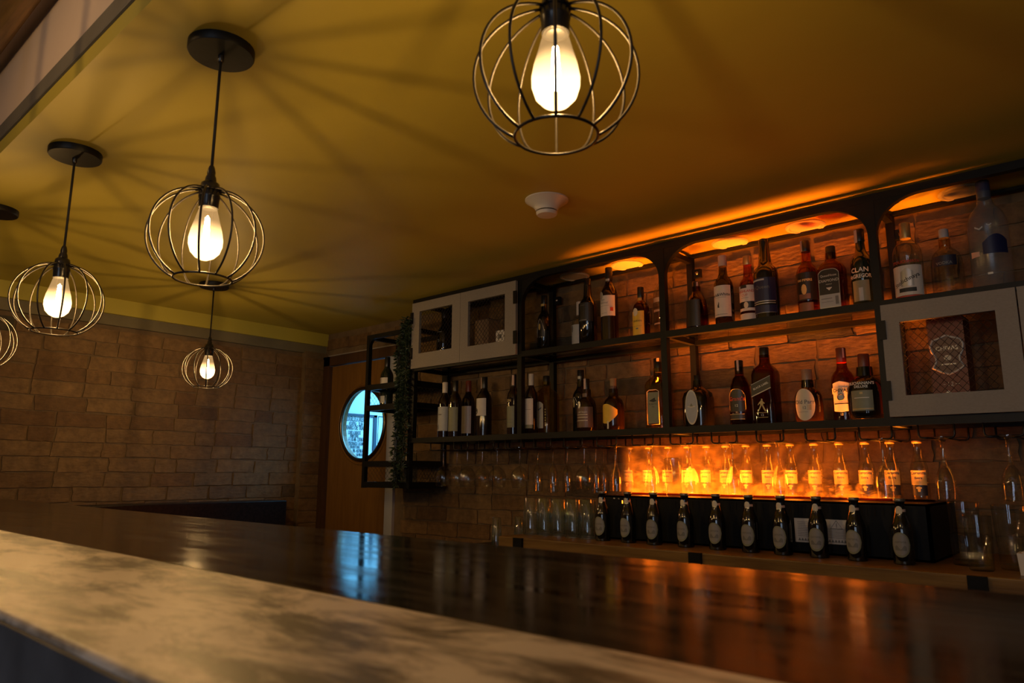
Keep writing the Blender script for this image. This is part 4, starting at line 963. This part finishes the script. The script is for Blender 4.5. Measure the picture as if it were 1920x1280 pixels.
t, R, h = bottle('tequila_bottle', 'tall dark capped bottle with paper strip behind the framed label bottle at the black post', -1.612, 2.80, ZLo, .322, .070, 'whisky', 'dark_glass', 'cap_black', group=GL, cap=(.82, 1.0, .42)); strip(t, R, h, 'strip_pink', .90, 1.0, .42, .006, .012)
t, R, h = bottle('tequila_bottle', 'square clear bottle with tall framed grey label beside the black post on the lower shelf', -1.537, 2.68, ZLo, .286, .104, 'square', 'glass_gold', 'cap_black', group=GL, cap=(.84, 1.0, .28))
Rf = R*.95
mb = MB().tube([(-.030, -Rf-.001, .06*h), (.026, -Rf-.001, .06*h), (.026, -Rf-.001, .54*h), (.014, -Rf-.001, .565*h), (-.018, -Rf-.001, .565*h), (-.030, -Rf-.001, .54*h)], .0018, 5, closed=True); mb.build('label_frame', 'lab_cream', t)
d = decal(t, 'label', 'lab_green', -.027, .023, .53*h, .075*h, Rf, True, .0006); decal(d, 'emblem', 'ink', -.018, .014, lambda u: (.41+1.6*(u+.018))*h if u < .008 else .41*h, lambda u: (.385+.9*abs(u))*h, Rf, True, .0012); text_on(d, 'PUERTO', .010, .355*h, Rf, 'ink', flat=True, u=-.002, off=.0014); text_on(d, 'TRES', .006, .315*h, Rf, 'ink', flat=True, u=-.002, off=.0014)
t, R, h = bottle('liqueur_bottle', 'dark square shouldered bottle with tall oval grey label on the lower shelf', -1.369, 2.70, ZLo, .215, .120, 'flask', 'dark_glass', 'cap_black', group=GL, cap=(.76, 1.0, .24))
d = decal(t, 'label', 'lab_cream', -.030, .026, *oval(.375*h, .028, .070, -.002), R*.94, True, .0006, 24, 'oval grey label with pale rim'); decal(d, 'label_field', 'lab_grey', -.026, .022, *oval(.375*h, .024, .063, -.002), R*.94, True, .0012, 24); decal(d, 'bird_mark', 'lab_cream', -.019, .015, lambda u: (.385+.7*abs(u+.002))*h, lambda u: (.362+.9*abs(u+.002))*h, R*.94, True, .0018); decal(d, 'bird_mark', 'lab_green', -.008, .004, lambda u: (.45-8*abs(u+.002))*h, .39*h, R*.94, True, .0018)
t, R, h = bottle('whisky_bottle', 'amber whisky bottle with red lettering and black cap left of the slanted black label', -1.188, 2.70, ZLo, .258, .088, 'bell', 'glass_rum', 'cap_black', group=GL, cap=(.78, 1.0, .36))
d = decal(t, 'label', 'lab_black', -.034, .034, lambda u: (.55-.10*(abs(u)/.034)**3)*h, .21*h, R*.96, False, .001); text_on(d, "Grant's", .022, .40*h, R*.96, 'ink_red', bold=.0004, off=.0018); text_on(d, '12', .014, .30*h, R*.96, 'ink_white', off=.0018); mb = MB().tube([map_front(u, (.55-.10*(abs(u)/.034)**3)*h, R*.96, False, .0018) for u in [-.034+.0034*k for k in range(21)]]+[map_front(.034, .24*h, R*.96, False, .0018), map_front(0, .205*h, R*.96, False, .0018), map_front(-.034, .24*h, R*.96, False, .0018)], .0007, 4, closed=True); mb.build('label_border', 'ink_gold', d)
decal(t, 'label_band', 'lab_black', -.034, .030, .17*h, .10*h, R, False, .001); decal(t, 'label_line', 'ink_gold', -.034, .030, .175*h, .168*h, R, False, .0012); decal(t, 'label_line', 'ink_gold', -.034, .030, .10*h, .094*h, R, False, .0012); strip(t, R, h, 'strip_pink', .84, 1.0, .36, .004, .002)
t, R, h = bottle('whisky_bottle', 'tall square whisky bottle with slanted black label and walking figure mark', -1.084, 2.70, ZLo, .299, .096, 'square', 'glass_rum', 'cap_black', group=GL, cap=(.86, 1.0, .36))
Rf = R*.95
d = decal(t, 'label', 'lab_black', -.040, .036, lambda u: (.505+1.35*(u+.040))*h, lambda u: (.36+1.35*(u+.040))*h, Rf, True, .0008, label='slanted black label'); decal(d, 'label_line', 'lab_cream', -.040, .036, lambda u: (.362+1.35*(u+.040))*h, lambda u: (.350+1.35*(u+.040))*h, Rf, True, .0012); decal(d, 'label_line', 'lab_grey', -.040, .036, lambda u: (.512+1.35*(u+.040))*h, lambda u: (.505+1.35*(u+.040))*h, Rf, True, .0012)
text_on(d, 'BLACK LABEL', .0105, .487*h, Rf, 'ink_white', flat=True, rot=.385, u=-.002, off=.0014, bold=.0002)
man = [[(-.002, .325), (.003, .325), (.0045, .312), (.002, .30), (-.0015, .305)], [(-.004, .302), (.004, .302), (.007, .27), (.004, .235), (-.005, .24), (-.007, .27)], [(-.006, .245), (.000, .245), (-.007, .20), (-.013, .168), (-.017, .172), (-.011, .205)], [(.000, .245), (.006, .24), (.011, .20), (.017, .168), (.011, .163), (.006, .195)], [(-.007, .29), (-.004, .28), (-.014, .245), (-.016, .25)], [(.005, .29), (.012, .265), (.010, .26), (.004, .272)]]
mb = MB()
for pl_ in man: mb.add([(u-.002, -Rf-.0012, v*h) for u, v in pl_], [tuple(range(len(pl_)))])
mb_raw(mb, 'figure_mark', 'ink_gold', t)
decal(t, 'label_line', 'ink_gold', -.024, .020, .152*h, .147*h, Rf, True, .001); decal(t, 'label_line', 'ink_gold', -.024, .020, .092*h, .088*h, Rf, True, .001); text_on(t, '12', .013, .12*h, Rf, 'ink_white', flat=True, u=-.002)
decal(t, 'label_line', 'ink_grey', -.037, -.035, .33*h, .06*h, Rf, True, .001)
t, R, h = bottle('whisky_bottle', 'squat dark whisky bottle with cream oval label and copper cap', -.928, 2.70, ZLo, .199, .098, 'squat', 'brown_glass', 'cap_copper', group=GL, cap=(.76, 1.0, .38))
d = decal(t, 'label', 'lab_cream', -.038, .038, *oval(.33*h, .038, .058, 0), R, False, .0010, 24, 'cream oval label'); text_on(d, 'Old Parr', .0205, .375*h, R, 'ink_grey', off=.0018, bold=.0004); text_on(d, '12', .014, .27*h, R, 'ink_grey', off=.0018, bold=.0003); decal(d, 'print', 'lab_gold', .010, .024, .33*h, .23*h, R, off=.0015); decal(d, 'print', 'ink_grey', -.022, .012, .20*h, .195*h, R, off=.0016)
t, R, h = bottle('whisky_bottle', 'amber whisky bottle with dark red cap and silver crest label', -.814, 2.738, ZLo, .272, .080, 'whisky', 'glass_amber', 'cap_red', group=GL, cap=(.80, 1.0, .42))
d = decal(t, 'label', 'lab_white', -.030, .030, lambda u: (.54-.9*abs(u))*h, lambda u: (.13+.6*abs(u))*h, R, False, .0008, label='silver crest label'); decal(d, 'label_band', 'lab_cream', -.036, .036, .455*h, .375*h, R, off=.0012); text_on(d, 'CHIVAS', .0165, .415*h, R, 'ink', off=.0018, bold=.0005); mb = MB().tube([map_front(.011*math.cos(a*PI/8), .325*h+.011*math.sin(a*PI/8), R, False, .0014) for a in range(16)], .0016, 5, closed=True); mb.build('emblem', 'ink', d); decal(d, 'print', 'ink', -.026, .026, .25*h, .235*h, R, off=.0014); text_on(t, '12', .011, .10*h, R, 'ink_white')
strip(t, R, h, 'strip_pink', .86, .99, .44, .003, .013)
t, R, h = bottle('whisky_bottle', 'wide dark whisky bottle with square green grey label beside the mesh cabinet door', -.722, 2.675, ZLo, .232, .122, 'squat', 'dark_glass', 'cap_red', group=GL, cap=(.78, 1.0, .30))
text_on(t, "BUCHANAN'S", .0135, .535*h, R*.965, 'ink_white', off=.0016, bold=.0004); text_on(t, 'DELUXE', .012, .485*h, R*.985, 'ink_white', off=.0016, bold=.0004)
d = decal(t, 'label', 'lab_green', -.036, .036, .43*h, .13*h, R, False, .0008, label='square green grey label'); decal(d, 'print', 'ink_gold', -.005, .005, .405*h, .375*h, R, off=.0014); decal(d, 'print', 'ink_white', -.024, .024, .325*h, .315*h, R, off=.0014); decal(d, 'print', 'lab_gold', -.034, .034, .165*h, .15*h, R, off=.0014)

# ---- inside the mesh cabinets and the side unit
gb = thing('whisky_gift_box', 'dark gift box with silver shield emblem behind the mesh door on the right', 'gift box', (-.462, 2.71, ZLo), -0.02)
B(-.052, .052, -.05, .05, 0, .325).build('carton', 'cap_red', gb)
shd = [(0, .265), (.018, .257), (.040, .250), (.047, .232), (.043, .212), (.033, .192), (.034, .178), (.044, .160), (.022, .146), (0, .136)]
out_ = shd+[(-u, v) for u, v in shd[-2:0:-1]]
mb = MB(); mb.add([(u, -.0512, v) for u, v in out_], [tuple(range(len(out_)))]); d = mb_raw(mb, 'emblem', 'lab_brown', gb)
MB().tube([(u, -.0520, v) for u, v in out_], .0038, 5, closed=True).build('emblem_border', 'lab_white', d)
text_on(d, 'CHIVAS', .019, .222, .05, 'lab_silver', flat=True, off=.0022, bold=.0003); mb = MB(); mb.add([(.011*math.cos(a*PI/8), -.0522, .191+.009*math.sin(a*PI/8)) for a in range(16)], [tuple(range(16))]); mb_raw(mb, 'crest', 'lab_cream', d)
decal(d, 'print', 'lab_silver', -.022, .022, .172, .168, .05, True, .0022); text_on(gb, '12', .020, .105, .05, 'lab_cream', flat=True, off=.0014); decal(gb, 'print', 'lab_cream', -.020, -.014, .106, .104, .05, True, .0014); decal(gb, 'print', 'lab_cream', .014, .026, .106, .104, .05, True, .0014)
mb = MB(); mb.add([(-.008, -.0512, .085), (-.03, -.0512, .065), (-.008, -.0512, .048), (.016, -.0512, .065)], [(0, 1, 2, 3)]); mb_raw(mb, 'diamond_mark', 'lab_silver', gb)
t, R, h = bottle('spirit_bottle', 'dark bottle with faint silver print behind the left mesh cabinet door', -2.915, 2.72, ZU, .33, .085, 'whisky', 'dark_glass', 'cap_black')
decal(t, 'label_line', 'lab_silver', -.02, .02, .60*h, .59*h, R); decal(t, 'emblem', 'lab_silver', -.008, .006, .47*h, .42*h, R); decal(t, 'print', 'lab_grey', -.022, .022, .28*h, .22*h, R)
bx = thing('carton', 'tall pale carton behind the second mesh cabinet door on the left', 'box', (-2.60, 2.74, ZU)); B(-.05, .05, -.045, .045, 0, .225).build('carton_body', 'cap_wood', bx, bevel=.002); B(-.051, .051, -.046, .046, .225, .228).build('carton_lid', 'lab_brown', bx)
nt_ = thing('price_card', 'small white card behind the mesh of the left cabinet', 'card', (-2.372, 2.592, H+0.634)); B(-.028, .028, 0, .0015, 0, .062).build('card', 'paper_white', nt_); decal(nt_, 'print', 'ink_grey', -.014, .012, .042, .02, 0.0, True, .0006)
t, R, h = bottle('wine_bottle', 'dark bottle with white label standing in the hanging side unit', -3.405, 2.715, H+0.376, .305, .078, 'wine', 'green_glass', 'cap_black')
d = rect(t, R, h, 'lab_white', .42, .58, 1.0); text_on(d, 'BARILA', .010, .45*h, R, 'ink', bold=.0004); decal(t, 'label_foot', 'lab_grey', -.025, .025, .22*h, .08*h, R)
t, R, h = bottle('carafe', 'small clear bottle behind the leaf garland in the side unit', -3.155, 2.70, H-0.062, .235, .085, 'round', 'glass_tumbler', 'cap_grey', cap=(.88, 1.0, .30))
decal(t, 'label', 'lab_white', .012, .030, .62*h, .42*h, R)

# ---- rows of small beer bottles
def beer_proto():
    t, R, h = bottle('beer_bottle', '', 0, 0, 0, .186, .058, 'beer', 'dark_glass', 'cap_crown', group='dark beer bottles before the fire box')
    d = decal(t, 'label', 'lab_green', -.026, .026, *oval(.30*h, .026, .035, 0), R, False, .0006, 18, 'grey oval label'); decal(d, 'label_field', 'lab_beer', -.0225, .0225, *oval(.305*h, .0225, .030, 0), R, False, .0010, 18)
    text_on(d, 'corona', .0105, .345*h, R, 'ink_grey', off=.0014, bold=.0002); decal(d, 'print', 'ink_grey', -.015, .015, lambda u: (.26-.03*math.cos(u*300))*h, .215*h, R, False, .0013)
    nd = decal(t, 'neck_label', 'lab_cream', -.0095, .0095, *oval(.815*h, .0095, .0125, 0), R*.485, False, .0012, 12); decal(t, 'paper_strip', 'strip_pink', .009, .021, .835*h, .795*h, R*.485, False, .001, 6)
    return t
bp_ = beer_proto()
bxs = [-1.624, -1.509, -1.398, -1.272, -1.152, -1.035, -.927, -.814, -.702, -.575]
bl_ = [bp_]+[copy_tree(bp_) for _ in bxs[1:]]
for k, (o, x) in enumerate(zip(bl_, bxs)):
    o.location = (x, 2.37, ZL); o.rotation_euler = (0, 0, random.uniform(-.15, .2))
    o['label'] = 'small dark beer bottle with grey oval label before the fire box, %s from the left' % ORD[k]
def corona_proto():
    t, R, h = bottle('beer_bottle', '', 0, 0, 0, .200, .056, 'beer', 'glass_clear', 'cap_gold', group='clear beer bottles behind the flames')
    d = decal(t, 'label', 'lab_corona', -.026, .026, .50*h, .26*h, R, False, .0006, 16, 'yellow label'); text_on(d, 'Coronita', .0130, .455*h, R, 'ink_blue', off=.0012, bold=.0004); text_on(d, 'Extra', .0105, .375*h, R, 'ink_blue', off=.0012, bold=.0003); decal(d, 'emblem', 'lab_gold', -.008, .008, *oval(.30*h, .008, .0045, 0), R, False, .0012)
    b = decal(t, 'label_band', 'lab_navy', -.026, .026, .255*h, .085*h, R, False, .0006, 16); decal(b, 'crown_mark', 'lab_corona', -.008, .008, lambda u: (.235 if abs(u) < .004 else .225)*h, lambda u: (.15 if abs(u) < .004 else .20)*h, R, False, .0012)
    return t
cp_ = corona_proto()
cxs = [-1.690, -1.597, -1.504, -1.417, -1.333, -1.252, -1.169, -1.086, -1.0, -.914, -.828, -.743, -.664, -.582]
cl_ = [cp_]+[copy_tree(cp_) for _ in cxs[1:]]
for k, (o, x) in enumerate(zip(cl_, cxs)):
    o.location = (x*2.765/2.68, 2.765, FZ1); o.rotation_euler = (0, 0, random.uniform(-.05, .25))
    o['label'] = 'clear beer bottle with yellow label behind the flames, %s from the left' % ORD[k]

# ------------------------------------------------------------------ glasses
def goblet(kind):
    """stem glass, hanging upside down: origin at its foot, bowl below"""
    P = {'balloon': [(.0, .0), (.034, 0), (.034, -.002), (.010, -.006), (.0042, -.012), (.0036, -.045), (.0038, -.080), (.0065, -.088), (.020, -.097), (.035, -.112), (.0435, -.132), (.0445, -.150), (.041, -.172), (.036, -.190)],
         'flute': [(.0, .0), (.031, 0), (.031, -.002), (.009, -.006), (.0042, -.012), (.0036, -.040), (.004, -.072), (.008, -.082), (.017, -.098), (.0235, -.122), (.0255, -.150), (.0250, -.180), (.0235, -.208)],
         'tulip': [(.0, .0), (.035, 0), (.035, -.002), (.012, -.006), (.0065, -.014), (.0055, -.045), (.0065, -.080), (.010, -.092), (.018, -.103), (.025, -.122), (.0285, -.145), (.0285, -.173), (.0275, -.196)]}[kind]
    return P
GM = {}
def stem_glass(kind, x, y, label):
    t = thing('stem_glass', label, 'glass', (x, y, H+0.1165), random.uniform(0, 6), 'stem glasses hanging upside down')
    P = goblet(kind)
    if kind not in GM:
        a = MB().lathe(P[:8], 28, False, False).mesh('foot_and_stem'); b = MB().lathe(P[7:], 28, False, False).mesh('bowl')
        r = P[-1][0]; c = MB().tube([(r*math.cos(2*PI*k/28), r*math.sin(2*PI*k/28), P[-1][1]) for k in range(28)], .0008, 5, closed=True).mesh('rim')
        GM[kind] = (a, b, c)
    for nm, me in zip(('foot_and_stem', 'bowl', 'rim'), GM[kind]): put(nm, me, 'glass_thin', t)
S = SLOT
for x, y, lb_ in ((S[14], 2.640, 'round wine glass hanging leftmost under the lower shelf, bowl before the side unit'), (S[14], 2.740, 'round wine glass hanging behind the leftmost wine glass'),
                  (S[13], 2.640, 'round wine glass hanging second from the side unit'), (S[13], 2.752, 'round wine glass hanging behind the second one from the side unit'),
                  (S[12], 2.674, 'round wine glass hanging under the bottle with yellow letters'), (S[11], 2.640, 'round wine glass hanging rightmost, just left of the flutes')):
    stem_glass('balloon', x, y, lb_)
for x, y, lb_ in ((S[11], 2.776, 'leftmost champagne flute hanging under the lower shelf'), (S[10], 2.672, 'second champagne flute from the left, front one of its rail'), (S[10], 2.783, 'third champagne flute from the left, rear one of its rail'),
                  (S[9], 2.765, 'champagne flute hanging at the dark left edge of the flames, front one'), (S[9], 2.828, 'champagne flute hanging at the dark left edge of the flames, rear one')):
    stem_glass('flute', x, y, lb_)
stem_glass('balloon', S[9], 2.675, 'wine glass hanging between the flutes left of the flames')
for k, (i, y, lb_) in enumerate(((8, 2.66, 'tulip glass hanging at the left end of the flames'), (7, 2.66, 'tulip glass hanging second from the left before the flames'), (6, 2.66, 'tulip glass hanging third from the left before the flames'),
                  (5, 2.66, 'tulip glass hanging fourth from the left before the flames'), (4, 2.66, 'tulip glass hanging in the middle before the flames'), (2, 2.66, 'tulip glass hanging before the right end of the flames'),
                  (1, 2.66, 'tulip glass hanging right of the flames beside the fire box end'), (0, 2.65, 'tulip glass hanging at the right edge of the picture'))):
    stem_glass('tulip', S[i], y, lb_)

TM = {}
def tumbler(kind, x, y, z, label, group=None, tint='glass_tumbler', s=1.0):
    """thick-bottomed drinking glass standing upside down or upright"""
    t = thing('drinking_glass', label, 'glass', (x, y, z), random.uniform(0, 6), group)
    if kind not in TM:
        r0, r1, h, up = {'tall': (.033, .030, .150, False), 'shot': (.022, .018, .128, False), 'short': (.035, .031, .095, True), 'pint': (.033, .042, .172, True), 'tallup': (.030, .034, .145, True), 'rocks': (.038, .040, .088, True)}[kind]
        if not up: prof = [(r0-.002, 0), (r0, .001), (r1, h-.004), (r1-.003, h), (0.0, h)]; base = [(r1-.004, h-.014), (0.0, h-.013)]
        else: prof = [(0.0, 0), (r0-.003, 0), (r0, .004), (r1, h-.001), (r1-.001, h)]; base = [(r0-.003, .014), (0.0, .013)]
        a = MB().lathe(prof, 26, False, False).mesh('glass_wall'); b = MB().lathe(base, 26, False, False).mesh('glass_base')
        flutes = MB()
        if kind in ('tall', 'shot'):
            for k in range(14):
                q = 2*PI*k/14; flutes.tube([(r0*math.cos(q), r0*math.sin(q), h*.12), (r1*1.01*math.cos(q), r1*1.01*math.sin(q), h*.9)], .0012, 4)
        rr = (r0 if not up else r1); flutes.tube([(rr*math.cos(2*PI*k/26), rr*math.sin(2*PI*k/26), .001 if not up else h) for k in range(26)], .001, 5, closed=True)
        TM[kind] = (a, b, flutes.mesh('ribs'))
    for nm, me in zip(('glass_wall', 'glass_base', 'ribs'), TM[kind]): put(nm, me, tint, t)
    return t
GT = 'upturned tumblers beside the fire box'
for k, x in enumerate((-2.010, -1.936, -1.862, -1.788, -1.714)): tumbler('tall', x-.0, 2.40, ZL, 'tall ribbed tumbler standing upside down, front row, %s from the left' % ORD[k], GT)
for k, x in enumerate((-2.008, -1.934, -1.860, -1.786)): tumbler('tall', x-.012, 2.50, ZL, 'tall ribbed tumbler standing upside down, back row, %s from the left' % ORD[k], GT)
tumbler('shot', -2.125, 2.31, H-0.318, 'slim shot glass, leftmost and lowest of the glasses on the low shelf')
tumbler('shot', -2.095, 2.42, H-0.318, 'slim shot glass standing behind the leftmost one')
tumbler('rocks', -.432, 2.47, ZL, 'lower of two stacked short glasses right of the fire box', 'stacked short glasses', 'glass_clear')
tumbler('rocks', -.432, 2.47, ZL+.0885, 'upper of two stacked short glasses right of the fire box', 'stacked short glasses', 'glass_clear')
tumbler('tallup', -.383, 2.36, ZL, 'clear straight glass right of the stacked glasses', None, 'glass_clear')
tumbler('pint', -.318, 2.44, ZL, 'tall flared glass near the right edge of the back counter', None, 'glass_clear')
nb = thing('napkin_box', 'small white paper box at the right edge of the back counter', 'box', (-.262, 2.35, ZL)); MB().prism([(-.03, 0), (.03, 0), (.034, .055), (-.034, .055)], 'y', -.03, .03).build('box_body', 'paper_white', nb); B(-.024, .024, -.018, .018, .055, .058).build('napkins', 'lab_white', nb)
# a clear straight glass behind the lip of the fire box, lit by the flames
tumbler('tallup', -1.395, 2.52, FZ1+0.0005, 'straight glass standing on the fire box before the flames', None, 'glass_clear')
